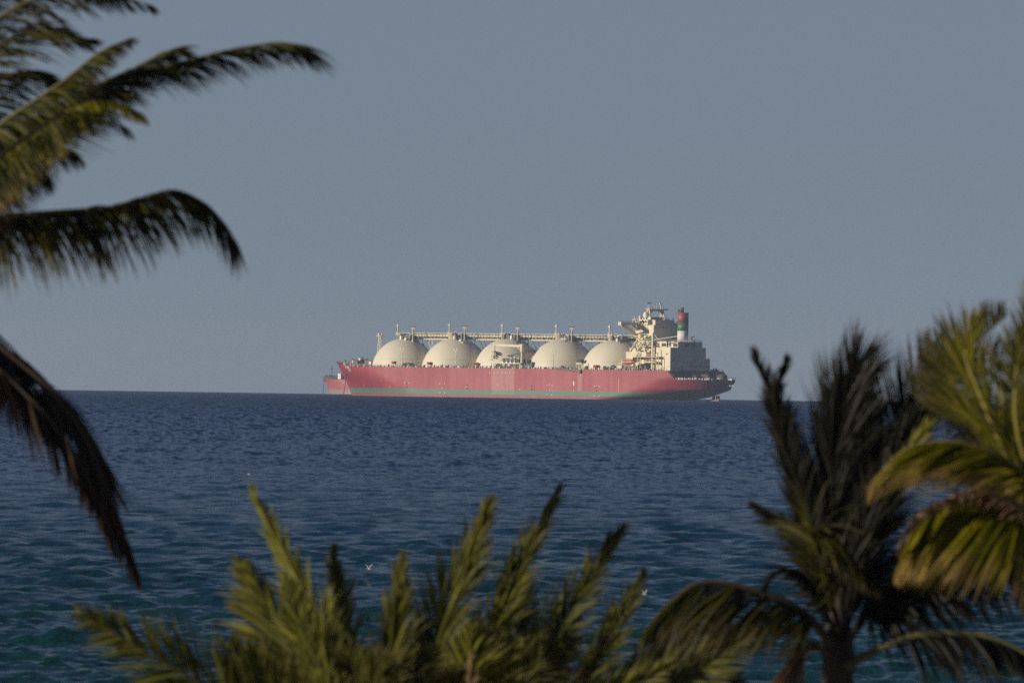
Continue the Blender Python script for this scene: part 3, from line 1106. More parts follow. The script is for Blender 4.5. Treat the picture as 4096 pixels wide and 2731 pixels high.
# forward part of the house, set back, behind the open side deck
xf0, _ = P(*Z6(400, 600), 16.5)
fh = MB()
fh.box(xh, xf0 + 1, -16.4, 12.5, DECK - .05, zmid - .5)
fh.box(P(*Z6(1130, 600), 16.5)[0], xf0, 12.5, 16.6, P(*Z6(600, 800), 16.6)[1], P(*Z6(600, 603), 16.6)[1])
fh.box(P(*Z6(650, 800), 16.5)[0], xf0 + .01, 12.5, 16.59, P(*Z6(600, 920), 16.6)[1], P(*Z6(600, 800), 16.6)[1])
fh.box(xh - .02, P(*Z6(1400, 300), 10)[0] + 12, -10, 9.8, zmid - .5, zup - .3)
fho = fh.build('front_house', M['cream'], ship)
sh = MB()
for p0, p1, yo in ((Z6(600, 783), Z6(1560, 797), 20.0), (Z6(760, 975), Z6(1480, 992), 20.0), (Z6(880, 395), Z6(1320, 412), 15.5), (Z6(880, 222), Z6(1300, 240), 14.0), (Z5(600, 1262), Z5(1050, 1278), 13.0)):
    x0_, z1_ = P(*p0, yo)
    x1_, z0_ = P(*p1, yo)
    sh.box(x1_, x0_, 9.5, yo, z0_ - .15, z1_ + .1)
    for i in range(9):
        xx = x1_ + (x0_ - x1_) * (i + .5) / 9
        sh.bar((xx, yo - .1, z1_ + .1), (xx, yo - .1, z1_ + 1.2), .12)
    sh.bar((x1_, yo - .1, z1_ + 1.2), (x0_, yo - .1, z1_ + 1.2), .14).cut()
sh.build_each('side_platform', M['cream'], fho)
pl = MB()
for a_ in (820, 910, 1485, 1575):
    x0_, z0_ = P(*Z6(a_, 1240), 19.6)
    _, z1_ = P(*Z6(a_, 800), 19.6)
    pl.bar((x0_, 19.6, DECK), (x0_, 19.6, z1_), .25)
pl.build('pillar', M['cream'], fho)
pl = MB()
for (a0_, b0_), (a1_, b1_) in (((770, 780), (870, 640)), ((1250, 860), (1480, 960)), ((930, 900), (800, 1000)), ((850, 590), (960, 420)), ((960, 400), (1080, 250)), ((600, 920), (520, 1200))):
    x0_, z0_ = P(*Z6(a0_, b0_), 18)
    x1_, z1_ = P(*Z6(a1_, b1_), 18)
    for yy in (17.4, 18.4):
        pl.bar((x0_, yy, z0_), (x1_, yy, z1_), .3)
    pl.cut()
pl.build_each('stair', M['grey'], fho)
cl_ = MB()
r3 = random.Random(9)
for i in range(46):
    a_, b_ = r3.uniform(860, 1290), r3.choice((r3.uniform(300, 395), r3.uniform(470, 600), r3.uniform(600, 770), r3.uniform(860, 960), r3.uniform(60, 210)))
    yy = r3.uniform(12.6, 15)
    x0_, z0_ = P(*Z6(a_, b_), yy)
    cl_.box(x0_, x0_ + r3.uniform(.5, 1.6), 10, yy, z0_, z0_ + r3.uniform(.5, 1.8)).cut()
cl_.build_each('deck_locker', M['cream'], fho)
cl_ = MB()
for i in range(26):
    a_, b_ = r3.uniform(700, 1220), r3.uniform(1090, 1220)
    yy = r3.uniform(12.6, 18)
    x0_, z0_ = P(*Z6(a_, b_), yy)
    cl_.box(x0_, x0_ + r3.uniform(.4, 1.4), 12, yy, DECK - .05, max(DECK + .3, z0_)).cut()
for i in range(10):
    a_, b_ = r3.uniform(860, 1290), r3.choice((r3.uniform(430, 600), r3.uniform(640, 770)))
    x0_, z0_ = P(*Z6(a_, b_), 15.2)
    cl_.box(x0_, x0_ + .7, 12, 15.2, z0_, z0_ + 1.0).cut()
cl_.build_each('deck_machinery', M['grey'], fho)
wp = MB()
face_plate(wp, Z6(1435, 640), Z6(1555, 770), 16.5)
wpo = wp.build('door_recess', M['grey'], houseo)
MB().box(*[v for v in (P(*Z6(1540, 660), 16.6)[0], P(*Z6(1470, 660), 16.6)[0])], 16.4, 16.68, P(*Z6(1500, 775), 16.6)[1], P(*Z6(1500, 668), 16.6)[1]).build('door', M['cream'], houseo)
for p0, p1 in ((Z6(1850, 665), Z6(1915, 705)), (Z6(1705, 1122), Z6(1740, 1142)), (Z6(1740, 1180), Z6(1775, 1200)), (Z6(1885, 1125), Z6(1925, 1142)), (Z6(1260, 1195), Z6(1300, 1225)), (Z6(1700, 1250), Z6(1765, 1280)), (Z6(1540, 1110), Z6(1570, 1135))):
    mb = MB()
    face_plate(mb, p0, p1, 16.5)
    mb.build('window', M['dark'], houseo)
mb = MB()
face_plate(mb, Z6(1680, 560), Z6(1690, 1100), 16.5, .12)
mb.build('drain_pipe', M['brown'], houseo)
for p0, p1 in ((Z6(1690, 292), Z6(1850, 412)), (Z6(2105, 295), Z6(2262, 425)), (Z6(1885, 250), Z6(1915, 400)), (Z6(1965, 250), Z6(2025, 420)), (Z6(1420, 300), Z6(1470, 410)), (Z6(1540, 300), Z6(1610, 410))):
    mb = MB()
    face_plate(mb, p0, p1, 10.0)
    mb.build('opening', M['dark' if p0[0] > 2640 else 'brown'], upper)
for p0, p1 in ((Z4(1140, 685), Z4(1200, 740)), (Z4(1232, 690), Z4(1292, 740))):
    mb = MB()
    aft_plate(mb, p0, p1, xu1)
    mb.build('opening', M['dark'], upper)
mb = MB()
aft_plate(mb, Z4(955, 905), Z4(985, 945), XA)
mb.cut()
aft_plate(mb, Z4(1005, 1125), Z4(1030, 1145), XA)
mb.cut()
mb.build_each('porthole', M['dark'], houseo)
mb = MB()
aft_plate(mb, Z4(1195, 1010), Z4(1515, 1020), XA, .8)
mb.build('wall_ledge', M['grey'], houseo)

# bridge house and wheelhouse
xb0, _ = P(*Z5(640, 1000), 10)
xb1, zbt = P(*Z5(1280, 905), 10)
_, zb0 = P(*Z6(1300, 235), 10)
bh = MB().box(xb1, xb0 - 4.5, -10, 10, zup - .35, zbt)
bh.lathe([(4.4, P(*Z5(700, 1275), 10)[1]), (4.4, zbt - .3), (4.0, zbt - .1)], xb0 - 3.2, 6.2, 28)
bho = bh.build('bridge_house', M['cream'], ship)
xw0, zw1 = P(*Z5(790, 722), 10.8)
xw1, zw0 = P(*Z5(1078, 905), 10.8)
wh = MB().box(xw1, xw0, -10.8, 10.8, zw0, zw1)
who = wh.build('wheelhouse', M['cream'], ship)
for i in range(4):
    mb = MB()
    a_ = 805 + i * 62
    face_plate(mb, Z5(a_ + 4, 770), Z5(a_ + 52, 830), 10.8)
    mb.build('window', M['glass'], who)
# aft upper part of the bridge
_, zb2 = P(*Z5(1300, 735), 10)
mb = MB().box(xb1 + .5, xw1 - .005, -7.5, 8.2, zbt, zb2).build('chart_house', M['cream'], ship)
for a_ in (1560, 1745):
    w_ = MB()
    aft_plate(w_, Z5(a_ - 14, 800), Z5(a_ + 14, 835), xb1 + .5)
    w_.build('window', M['dark'], mb)
# writing on the aft wall
me = text_mesh('SAFETY', 1.25)
ys, zs = aft_plate(MB(), Z4(765, 470), Z4(895, 458), xb1)
sc_ = abs(ys[0] - ys[1]) / max(v.co.x for v in me.vertices)
for v in me.vertices:
    v.co = Vector((xb1 - .08, max(ys) - v.co.x * sc_, min(zs) + v.co.y * .8))
me.materials.clear()
link('wall_lettering', me, M['ltrd'], bho)
# bridge wings
for side in (1, -1):
    yo = 25.0
    xe0, ze1 = P(*Z5(105, 808), yo)
    xe1, ze0 = P(*Z5(200, 912), yo)
    wg = MB().box(xe1, xe0, side * 10.81, side * yo, ze0, ze1 + .1)
    # deep bracket under the wing root
    wgo = wg.build('bridge_wing', M['cream'], ship)
    st = MB()
    xs_, zs_ = P(*Z5(800, 1290), 9.9)
    for xx in (xe1 + .5, xe0 - .5):
        st.bar((xx, side * 22.3, ze0 + .1), (xx, side * 9.9, zs_), .9, 1.35)
        st.bar((xx, side * 14.2, ze0 + .1), (xx, side * 10.0, ze0 - 2.6), .6, 1.2)
    st.build('wing_strut', M['cream'], wgo)
    st = MB()
    for xq in (0, -5.0):
        za = P(*Z6(690, 170), 11)[1]
        zb = P(*Z6(430, 600), 17)[1]
        st.bar((xe1 + .6 + xq, side * 10.5, za), (xe1 + .6 + xq, side * 16.4, zb), .8, 1.0)
        st.bar((xe1 + .6 + xq, side * 10.6, zb), (xe1 + .6 + xq, side * 10.6, za + 1), .8, .9)
    st.build('support_leg', M['cream'], wgo)
    mb = MB()
    for i in range(14):
        yy = 11 + i * 1.05
        mb.bar((xe1 + .2, side * yy, ze1), (xe1 + .2, side * yy, ze1 + .7), .1)
    mb.bar((xe1 + .2, side * 11, ze1 + .7), (xe1 + .2, side * yo, ze1 + .7), .12)
    mb.build('railing', M['grey'], wgo)
# gear on the bridge roof
rf = MB()
x0_, z0_ = P(*Z5(1080, 720), 9)
x1_, z1_ = P(*Z5(1172, 648), 9)
rf.box(x1_, x0_, 5, 9, zb2 - .1, z1_)
x0_, z0_ = P(*Z5(785, 700), 9)
x1_, z1_ = P(*Z5(855, 640), 9)
rf.lathe([(.9, zw1 - .02), (.9, z1_), (.6, z1_ + .7), (.05, z1_ + 1.0)], x1_ + .5, 9, 12)
for a_, b_, y, s_ in ((1345, 645, 2, 1.0), (1480, 650, -1, 1.2), (1712, 722, -5, .5), (920, 690, 8, .7), (1010, 695, 8, .4)):
    x0_, z1_ = P(*Z5(a_, b_), y)
    rf.box(x0_ - s_, x0_ + s_, y - s_, y + s_, (zw1 if a_ < 1100 else zb2) - .02, z1_).cut()
rf.build_each('roof_locker', M['cream'], who)
fr = MB()
x0_, z1_ = P(*Z5(590, 722), 15)
x1_, z0_ = P(*Z5(690, 810), 15)
fr.bar((x0_, 15, ze1), (x0_, 15, z1_), .4).bar((x0_, 15, z1_), (x1_, 15, z1_), .4).bar((x1_ + .2, 14, ze1), (x1_ + .2, 15, z1_), .25)
x2_, z2_ = P(*Z5(650, 600), 15)
fr.cyl((x2_, 15, z1_), (x2_, 15, z2_), .3, .08, 6)
fr.build('signal_frame', M['cream'], who)
x0_, z0_ = P(*Z5(715, 795), 14)
tr_ = MB()
tr_.tube([(x0_ + 1.0 * math.cos(t / 12 * 2 * PI), 14, max(ze1 + .1, z0_) + .6 + 1.0 * math.sin(t / 12 * 2 * PI)) for t in range(13)], .2, 6)
tr_.build('life_ring', M['white'], who)
ar = MB()
for a_, h in ((1600, 60), (1660, 40), (1760, 70), (1800, 60), (1840, 80), (1870, 60)):
    x0_, z0_ = P(*Z5(a_, 740 - h), -6)
    ar.bar((xb1 + 2 + (a_ % 3), -6 - (a_ - 1700) / 45, zb2 - .02), (xb1 + 2 + (a_ % 3), -6 - (a_ - 1700) / 45, z0_), .22).cut()
ar.build_each('antenna', M['grey'], who)

# radar mast: a portal of two tapering legs with an arched top platform
RX = P(*Z5(1335, 390), 0)[0]
zpl = P(*Z5(1335, 392), 0)[1]
rm = MB()
pw = 6.2
rm.box(RX - 1.4, RX + 1.4, -pw - .6, pw + .2, zpl - .25, zpl + .25)
for side in (1, -1):
    yl = side * 5.6
    for xx in (-1.2, 1.2):
        rm.bar((RX + xx * 1.6, yl + side * .3, zb2 - .1), (RX + xx * .5, yl, zpl - .2), .5)
    for i in range(4):
        za = zb2 + (zpl - zb2) * i / 4
        rm.bar((RX - 1.6 + i * .25, yl, za), (RX + 1.6 - i * .25, yl, za + 1.2), .25)
    rm.bar((RX + 1, yl, zpl - .3), (RX - 1.0, yl - side * 3.4, zb2 - .1), .22)
    rm.bar((RX, yl, zpl - 1.5), (RX - 3, yl + side * 3.0, zb2), .2)
# arched gusset below the platform
n = 14
gv, gf = [], []
for i in range(n + 1):
    yy = -5.8 + 11.6 * i / n
    zz = zpl - .3 - (.55 + 3.0 * abs(yy / 5.8) ** 2.6)
    for xx in (-.5, .5):
        gv += [(RX + xx, yy, zz), (RX + xx, yy, zpl - .2)]
for i in range(n):
    a = 4 * i
    gf += [(a, a + 1, a + 5, a + 4), (a + 2, a + 6, a + 7, a + 3), (a, a + 4, a + 6, a + 2)]
rm.add(gv, gf)
for i in range(9):
    yy = -6 + i * 1.5
    rm.bar((RX - 1.3, yy, zpl + .2), (RX - 1.3, yy, zpl + 1.1), .12)
rm.bar((RX - 1.3, -6.6, zpl + 1.1), (RX - 1.3, 6.2, zpl + 1.1), .14)
rm.bar((RX, 1.2, zpl), (RX, 1.2, zpl + 3.0), .18).bar((RX, -1.2, zpl), (RX, -1.2, zpl + 3.2), .18).bar((RX, -1.8, zpl + 2.4), (RX, 1.8, zpl + 2.6), .14)
rmo = rm.build('radar_mast', M['cream'], ship)
za1 = P(*Z5(1105, 190), 6)[1]
MB().cyl((RX, 5.8, zpl), (RX, 5.8, za1), .28, n=8).bar((RX - .4, 4.0, za1 + .1), (RX + .4, 7.5, za1 + .1), .5, .6).build('radar_scanner', M['white'], rmo)
za1 = P(*Z5(1505, 230), -4.5)[1]
MB().cyl((RX, -4.3, zpl), (RX, -4.3, za1), .25, n=8).bar((RX, -5.4, za1 + .1), (RX, -3.3, za1 + .3), .55, .6).build('radar_scanner', M['white'], rmo)
xs_, zs_ = P(*Z5(1040, 590), 7)
MB().ball((RX + 1, 7.0, zs_), 1.6, 1.2, 2.1, 14).cyl((RX + 1, 7, zs_ - 2), (RX + 1, 7, zb2), .3, n=6).build('satellite_dome', M['white'], rmo, True)

# funnel in three bands
FX = P(2731, 1360, 0)[0]
fz = [zup - .05, P(*Z4(1105, 510), 2)[1], P(*Z4(1105, 400), 2)[1], P(*Z4(1105, 257), 2)[1]]
fun = empty('funnel', (0, 0, 0))
fun.parent = ship
for z0_, z1_, mt in zip(fz[:3], fz[1:], ('f_white', 'f_green', 'f_red')):
    MB().lathe([(3.05, z0_), (3.05, z1_)], FX, 0, 40).build('colour_band', M[mt], fun, True)
zt_ = fz[3]
zc_ = P(*Z4(1105, 176), 0)[1]
MB().lathe([(1.0, zt_ - .3), (1.0, zc_)], FX + .5, .3, 14).build('exhaust_pipe', M['grey'], fun, True)
MB().lathe([(.38, zt_ - .3), (.38, zt_ + 2.2)], FX + 1.0, 2.4, 8).lathe([(.3, zt_ - .3), (.3, zt_ + 1.2)], FX + 2.2, 1.6, 8).build('exhaust_pipe', M['dark'], fun, True)
MB().lathe([(3.2, zt_), (3.2, zt_ + .25), (2.4, zt_ + .26)], FX, 0, 40).build('funnel_rim', M['f_red'], fun, True)
# crane beside the funnel, small mast aft of it
x0_, z0_ = P(*Z6(1350, 780), 18)
_, z1_ = P(*Z5(1230, 1160), 18)
pc = MB().bar((x0_, 18, DECK), (x0_, 18, z1_), .75, .95)
x2_, z2_ = P(*Z4(1130, 572), 14)
pc.bar((x0_, 18, z1_ - 4.0), (x2_, 14, z2_), .3).bar((x0_, 17.6, z1_), (x0_ - 3, 17, z1_ - 3.4), .2)
pc.build('provision_crane', M['cream'], ship)
x2_, z2_ = P(*Z4(1225, 600), -7)
am = MB().bar((x2_, -7, zup), (x2_, -7, z2_), .4).bar((x2_, -7, z2_), (x2_ - 1, -9, z2_ + .4), .4).bar((x2_, -9.2, zup), (x2_, -7.2, z2_), .3).box(x2_ - 1, x2_ + 1, -9, -7, zup, zup + 1.0)
am.build('davit', M['grey'], ship)

# --- poop: winches, mooring gear, rail posts
pp = MB()
for p0, p1, y in ((Z4(1500, 1065), Z4(1570, 1160), -10), (Z4(1490, 1100), Z4(1590, 1165), -8), (Z4(1570, 1138), Z4(1690, 1185), -8), (Z4(1640, 1145), Z4(1680, 1185), 2), (Z4(1370, 1130), Z4(1470, 1180), 4), (Z4(1200, 1150), Z4(1300, 1180), 8)):
    x0_, z1_ = P(*p0, y)
    x1_, _ = P(*p1, y)
    pp.box(x1_, x0_, y - 3, y, POOP - .05, z1_)
    for q in range(4):
        xx = x1_ + (x0_ - x1_) * r3.random()
        pp.cyl((xx, y - 1.5, z1_ - .05), (xx, y - 1.5, z1_ + r3.uniform(.4, 1.2)), .3, n=6)
    pp.cut()
pp.build_each('mooring_winch', M['dark'], ship)
pw_ = MB()
for a_ in list(np.linspace(1010, 1300, 17)) + list(np.linspace(1345, 1800, 24)):
    x, z = P(*Z4(a_, 1180), 18)
    for _ in range(10):
        yb = FORM.b(x, POOP) - .6
        x, z = P(*Z4(a_, 1180), .5 * yb + .5 * (yb if _ else 18))
    if r3.random() < .8:
        s_ = r3.uniform(.2, .5)
        pw_.box(x - s_, x + s_, yb - .3, yb, POOP - .05, POOP + r3.uniform(.4, 1.3)).cut()
pw_.build_each('fairlead', M['white'], ship)

# --- rudder
x0_, _ = P(*Z4(1520, 1450), 0)
x1_, _ = P(*Z4(1690, 1450), 0)
rd = MB()
for xx, wd in ((-155.5, 1.1), (-158.5, 1.5)):
    rd.box(xx - wd, xx + wd * .3, -.5, .5, -3, 3.2)
rd.add([(-152.5, -.7, -3), (-162.5, -.7, -3), (-160, -.5, .75), (-154, -.5, 1.1), (-152.5, .7, -3), (-162.5, .7, -3), (-160, .5, .75), (-154, .5, 1.1)],
       [(0, 1, 2, 3), (7, 6, 5, 4), (1, 5, 6, 2), (0, 3, 7, 4), (3, 2, 6, 7)])
rd.build('rudder', M['rudder'], ship)

# --- lifeboat: lies in the davits, a thing of its own
lx, lz = P(*Z4(343, 955), 20)
lb = empty('lifeboat', SHIP_O + FWD * lx + PORT * 20 + Vector((0, 0, lz)), SHIP_RZ,
           label='orange enclosed lifeboat hanging below the bridge of the gas carrier', category='lifeboat')
hb_ = MB()
n = 16
st_ = []
for i in range(n + 1):
    t = i / n * 2 - 1
    wq = max(.03, (1 - abs(t) ** 3.2)) ** .6
    st_.append((t * 3.9, 1.45 * wq, wq))
ring = 14
for x, wy, wq in st_:
    for j in range(ring):
        a = 2 * PI * j / ring
        cz = math.sin(a)
        hb_.v.append((x, wy * math.copysign(abs(math.cos(a)) ** .75, math.cos(a)), (1.25 if cz > 0 else 1.15) * cz * (wq ** .5)))
for i in range(n):
    for j in range(ring):
        k = (j + 1) % ring
        hb_.f.append((i * ring + j, i * ring + k, (i + 1) * ring + k, (i + 1) * ring + j))
hb_.f.append(tuple(range(ring)))
hb_.f.append(tuple(n * ring + j for j in range(ring - 1, -1, -1)))
hb_.build('hull', M['orange'], lb, True)
MB().box(-3.2, -1.0, -.7, .7, 1.0, 1.75).build('cockpit', M['orange'], lb)
MB().bar((-3.9, 1.42, .02), (3.9, 1.42, .02), .12, .2).build('fender_strip', M['white'], lb)
dv_ = MB()
for xx in (lx - 2.6, lx + 2.6):
    dv_.bar((xx, 16, lz - 4.4), (xx, 20.2, lz + 1.8), .4).bar((xx, 20.2, lz + 1.8), (xx, 20, lz + 1.1), .35).bar((xx, 16, lz + 1.6), (xx, 20.2, lz + 1.8), .35)
    dv_.bar((xx, 19, lz - 4.4), (xx - .8, 20, lz - 1.1), .35)
dv_.build('lifeboat_davit', M['cream'], ship)

# ---------------------------------------------------------------- second ship, beyond
D2 = 8600.0
d2 = ray(1283, 1570)
TH2 = R(40)
RZ2 = PI - TH2
FW2 = Vector((math.cos(RZ2), math.sin(RZ2), 0))
bowp = CAM + d2 * (D2 / d2.y)
LEN2 = 108.0
o2 = bowp - FW2 * LEN2
o2.z = -(o2.x ** 2 + o2.y ** 2) / (2 * EARTH) - .3
ship2 = empty('tanker_ship', o2, RZ2, label='haze-paled red ship half hidden behind the bow of the gas carrier', category='ship')
FORM2 = Form(((-4, 0, 9, 13.5), (97, 98.5, 103, 108.0)), ((-4, 0, 6, 13, 19), (-92, -96, -104, -107, -107)),
             ((-110, 80, 108), (11.3, 11.3, 12.6)), 16.0, (60, 74), (-60, -85))
hv, hf, dv, df = hull_mesh(FORM2, 80, 14)
hm = MB()
hm.v, hm.f = hv, hf
hm.build('hull', hull_material('hazed_red_hull', (0.44, 0.11, 0.11), (0.55, 0.22, 0.20), False), ship2, True)  # reds made paler: distance haze mixed into the hull colour
dm = MB()
dm.v, dm.f = dv, df
dm.build('deck', M['deck'], ship2)


def P2(u, v, y):
    pt = Vector((-math.sin(RZ2), math.cos(RZ2), 0))
    d = ray(u, v)
    t = ((o2 + pt * y) - CAM).dot(pt) / d.dot(pt)
    q = CAM + d * t - o2
    return q.dot(FW2), q.z


fx, fzt = P2(*Z1(278, 990), 0)
MB().cyl((fx, 0, 12), (fx, 0, fzt), .35, .25, 8).bar((fx, -1.2, fzt - 3.2), (fx, 1.2, fzt - 3.2), .4).bar((fx, -.9, fzt - 5.5), (fx, .9, fzt - 5.5), .3).build('foremast', M['grey'], ship2)
x0_, z1_ = P2(*Z1(362, 1118), 5)
x1_, z0_ = P2(*Z1(403, 1160), 5)
MB().box(x1_, x0_, 1, 5, 11.2, z1_).build('deck_store', M['white'], ship2)
g2 = MB()
for a_ in range(170, 440, 13):
    x, z = P2(*Z1(a_, 1130), 3)
    zt = ip(x, *FORM2.ztop)
    g2.box(x - .5, x + .5, 1, 3, zt - .05, zt + r3.uniform(.8, 2.6)).cut()
g2.build_each('deck_fitting', M['dark'], ship2)
yy = 5.0
for _ in range(10):
    x0_, z0_ = P2(*Z1(172, 1205), yy)
    yy = .5 * yy + .5 * FORM2.b(x0_, z0_)
MB().ball((x0_, yy, z0_), 1.3, .5, 1.2).build('hawse_pipe', M['dark'], ship2)
x1_, z1_ = P2(*Z1(148, 1380), yy + 1)
MB().bar((x0_, yy + .3, z0_), (x1_, yy + 1, -.5), .32).build('anchor_chain', M['chain'], ship2)
MB().box(-96, -74, -12, 12, 11.2, 22).box(-88, -76, -10, 10, 22, 27).build('deckhouse', M['white'], ship2)

# ---------------------------------------------------------------- palms
def catmull(pts, n):
    P_ = [pts[0] * 2 - pts[1]] + pts + [pts[-1] * 2 - pts[-2]]
    out = []
    m_ = len(pts) - 1
    for i in range(n + 1):
        s_ = i / n * m_
        k = min(int(s_), m_ - 1)
        t = s_ - k
        a, b, c, d = P_[k:k + 4]
        out.append(0.5 * ((2 * b) + (c - a) * t + (2 * a - 5 * b + 4 * c - d) * t * t + (3 * b - a - 3 * c + d) * t ** 3))
    return out


def frond(tree, base, pts, Y, mat, L=.7, n=70, a0=65, a1=25, tau=0, droop=1.2, wind=(0, 0, 0), w=.028, t0=.12, dry=.6,
          tone=(.0, 1.0), rib='rib', up=0.0, dn=0.0, ribr=.03, jit=.12, one=0, gapf=.14, label=None, name='frond', prof=None):
    """pinnate leaf: pts are (px, py, depth offset); tau turns the leaflet plane (0: leaflets lie across the view)"""
    rr_ = random.Random(hash((pts[0][0], pts[-1][0], pts[-1][1])) & 0xffff)
    W = [pix(p[0], p[1], Y + (p[2] if len(p) > 2 else 0)) - base for p in pts]
    C = catmull(W, 60)
    seg = [0]
    for i in range(60): seg.append(seg[-1] + (C[i + 1] - C[i]).length)
    tot = seg[-1]

    def at(t):
        s_ = t * tot
        k = 0
        while k < 59 and seg[k + 1] < s_: k += 1
        f = (s_ - seg[k]) / max(1e-6, seg[k + 1] - seg[k])
        return C[k].lerp(C[k + 1], f), (C[k + 1] - C[k]).normalized()

    kn = [rr_.gauss(0, 7) for _ in range(24)]
    gp = [rr_.random() for _ in range(40)]
    V, F, A = [], [], []
    wv = Vector(wind)
    tr = R(tau)
    NQ = 5
    for i in range(n):
        t = t0 + (1 - t0) * (i + .5) / n
        for side in (1, -1):
            if one and side != one: continue
            if rr_.random() < (.45 if gp[int(t * 39)] < gapf else .05): continue
            p, T = at(min(1, max(0, t + rr_.uniform(-.5, .5) / n)))
            inp = T.cross(Vector((0, 1, 0)))
            if inp.length < 1e-3: inp = Vector((0, 0, 1))
            inp.normalize()
            dep = inp.cross(T).normalized()
            S = dep * math.cos(tr) + inp * math.sin(tr)
            Nn = S.cross(T).normalized()
            if Nn.z < 0: Nn = -Nn
            ki = t * 22
            al = R(a0 + (a1 - a0) * t + rr_.uniform(-7, 7) + side * (kn[int(ki)] * (1 - ki % 1) + kn[int(ki) + 1] * (ki % 1)))
            d = T * math.cos(al) + S * (side * math.sin(al)) + Nn * up + Vector((0, 0, -dn)) + Vector((rr_.gauss(0, jit), rr_.gauss(0, jit), rr_.gauss(0, jit)))
            d.normalize()
            if prof: pf = float(np.interp(t, *prof))
            else: pf = (.55 + .45 * min(1, t / .3)) * (1 - .80 * max(0, (t - .5) / .5) ** 1.3)
            ll = L * pf * rr_.uniform(.8, 1.1)
            g_ = droop * rr_.uniform(.7, 1.3)
            tn = tone[0] + (tone[1] - tone[0]) * rr_.random() ** 1.8
            dr_ = dry * rr_.uniform(.2, 1.3)
            wd = d.cross(Nn)
            if wd.length < .1: wd = d.orthogonal()
            wd.normalize()
            ra = rr_.uniform(-.9, .9)
            wd = (wd * math.cos(ra) + Nn * math.sin(ra)).normalized()
            b_ = len(V)
            q_ = p.copy()
            for k in range(NQ + 1):
                s_ = k / NQ
                ww = w * (.55 + 1.2 * s_ if s_ < .3 else (1.0 - ((s_ - .3) / .7) ** 2 * .93)) * .5
                V.append(tuple(q_ + wd * ww))
                V.append(tuple(q_ - wd * ww))
                A += [(s_, tn, dr_, 1)] * 2
                dd_ = (d + Vector((0, 0, -1)) * (g_ * s_) + wv * s_).normalized()
                q_ = q_ + dd_ * (ll / NQ)
            for k in range(NQ):
                F.append((b_ + 2 * k, b_ + 2 * k + 1, b_ + 2 * k + 3, b_ + 2 * k + 2))
    me = bpy.data.meshes.new(name)
    me.from_pydata(V, [], F)
    ca = me.color_attributes.new('leaf', 'FLOAT_COLOR', 'POINT')
    ca.data.foreach_set('color', np.array(A, dtype=np.float32).ravel())
    o = link(name, me, LEAF[mat], tree, True)
    if label: o['label'] = label
    MB().tube(C, [ribr * (1 - .88 * i / 60) for i in range(61)], 7).build('midrib', M[rib], o, True)
    return o


def palm(name, crown_px, crown_py, Y, label, cat='palm tree', tr=.16, gz=.8, lean=0.0):
    c = pix(crown_px, crown_py, Y)
    base = Vector((c.x + lean, c.y, gz))
    t = empty(name, base, label=label, category=cat)
    h = c.z - gz
    mb = MB()
    nn = 26
    for k in range(nn):
        pass
    pts, rad = [], []
    for i in range(nn * 2 + 1):
        s_ = i / (nn * 2)
        pts.append(Vector((-lean * s_ ** 1.4, 0, -.4 + (h + .35) * s_)))
        flare = tr * (1.5 - .5 * min(1, s_ / .15))
        rad.append(flare * (1.07 if i % 2 else .96) * (1 - .15 * s_))
    top = pts[-1]
    for i in range(1, 7):
        pts.append(top + Vector((0, 0, .075 * i)))
        rad.append(tr * (1.0 - .13 * i))
    mb.tube(pts, rad, 14)
    mb.build('trunk', M['trunk'], t, True)
    return t, base


# left palm: its crown hangs in from beyond the left edge
tA, bA = palm('coconut_palm', -330, 490, 106, 'tall coconut palm whose fronds reach in from the left edge of the sky', lean=-.8)
WA = (.5, 0, 0)
CA = (-330, 490)
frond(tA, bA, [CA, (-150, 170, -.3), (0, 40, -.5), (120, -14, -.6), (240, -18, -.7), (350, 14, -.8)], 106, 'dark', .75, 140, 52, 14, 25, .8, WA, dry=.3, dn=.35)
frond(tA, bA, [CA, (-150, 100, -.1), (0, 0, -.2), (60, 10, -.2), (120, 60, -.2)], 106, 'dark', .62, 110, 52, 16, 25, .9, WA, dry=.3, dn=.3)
frond(tA, bA, [CA, (-150, 225, .4), (0, 105, .6), (110, 66, .7), (208, 92, .8)], 106, 'green', .85, 110, 36, 12, 45, .7, WA, dry=.8, dn=.25)
frond(tA, bA, [CA, (-180, 300, .4), (-60, 205, .5), (60, 165, .6), (150, 190, .7)], 106, 'green', .85, 110, 36, 12, 45, .8, WA, dry=.5, dn=.3)
frond(tA, bA, [CA, (-150, 392, -.4), (0, 285, -.7), (140, 190, -.9), (228, 122, -1), (296, 90, -1)], 106, 'green', .62, 260, 40, 12, 22, 1.1, (.35, 0, 0), dry=.4, tone=(0, 1), dn=.5, w=.026, gapf=.05)
frond(tA, bA, [CA, (-100, 380, .2), (100, 262, .3), (280, 172, .3), (400, 148, .3), (550, 111, .2), (640, 101, .1), (698, 108, 0)], 106, 'green', .60, 300, 34, 14, 20, 1.0, (.4, 0, 0), dry=.7, tone=(0, .4), t0=.3, dn=.25, prof=((0, .3, .7, 1), (.7, 1, .9, .75)), w=.022, gapf=.08)
frond(tA, bA, [CA, (-50, 352, .5), (150, 255, .6), (290, 168, .6), (390, 118, .5), (440, 128, .5)], 106, 'green', .85, 150, 36, 9, 30, .7, (.45, 0, 0), dry=.5, tone=(0, .5), t0=.25, dn=.2)
frond(tA, bA, [CA, (-100, 425, -.8), (60, 312, -1.2), (180, 240, -1.4), (270, 236, -1.5), (335, 268, -1.5)], 106, 'yellow', .58, 200, 50, 22, 10, .9, (.3, 0, 0), dry=.9, tone=(-.35, 1.0), rib='rib_k', t0=.42, dn=.9, w=.022, ribr=.018, gapf=.3)
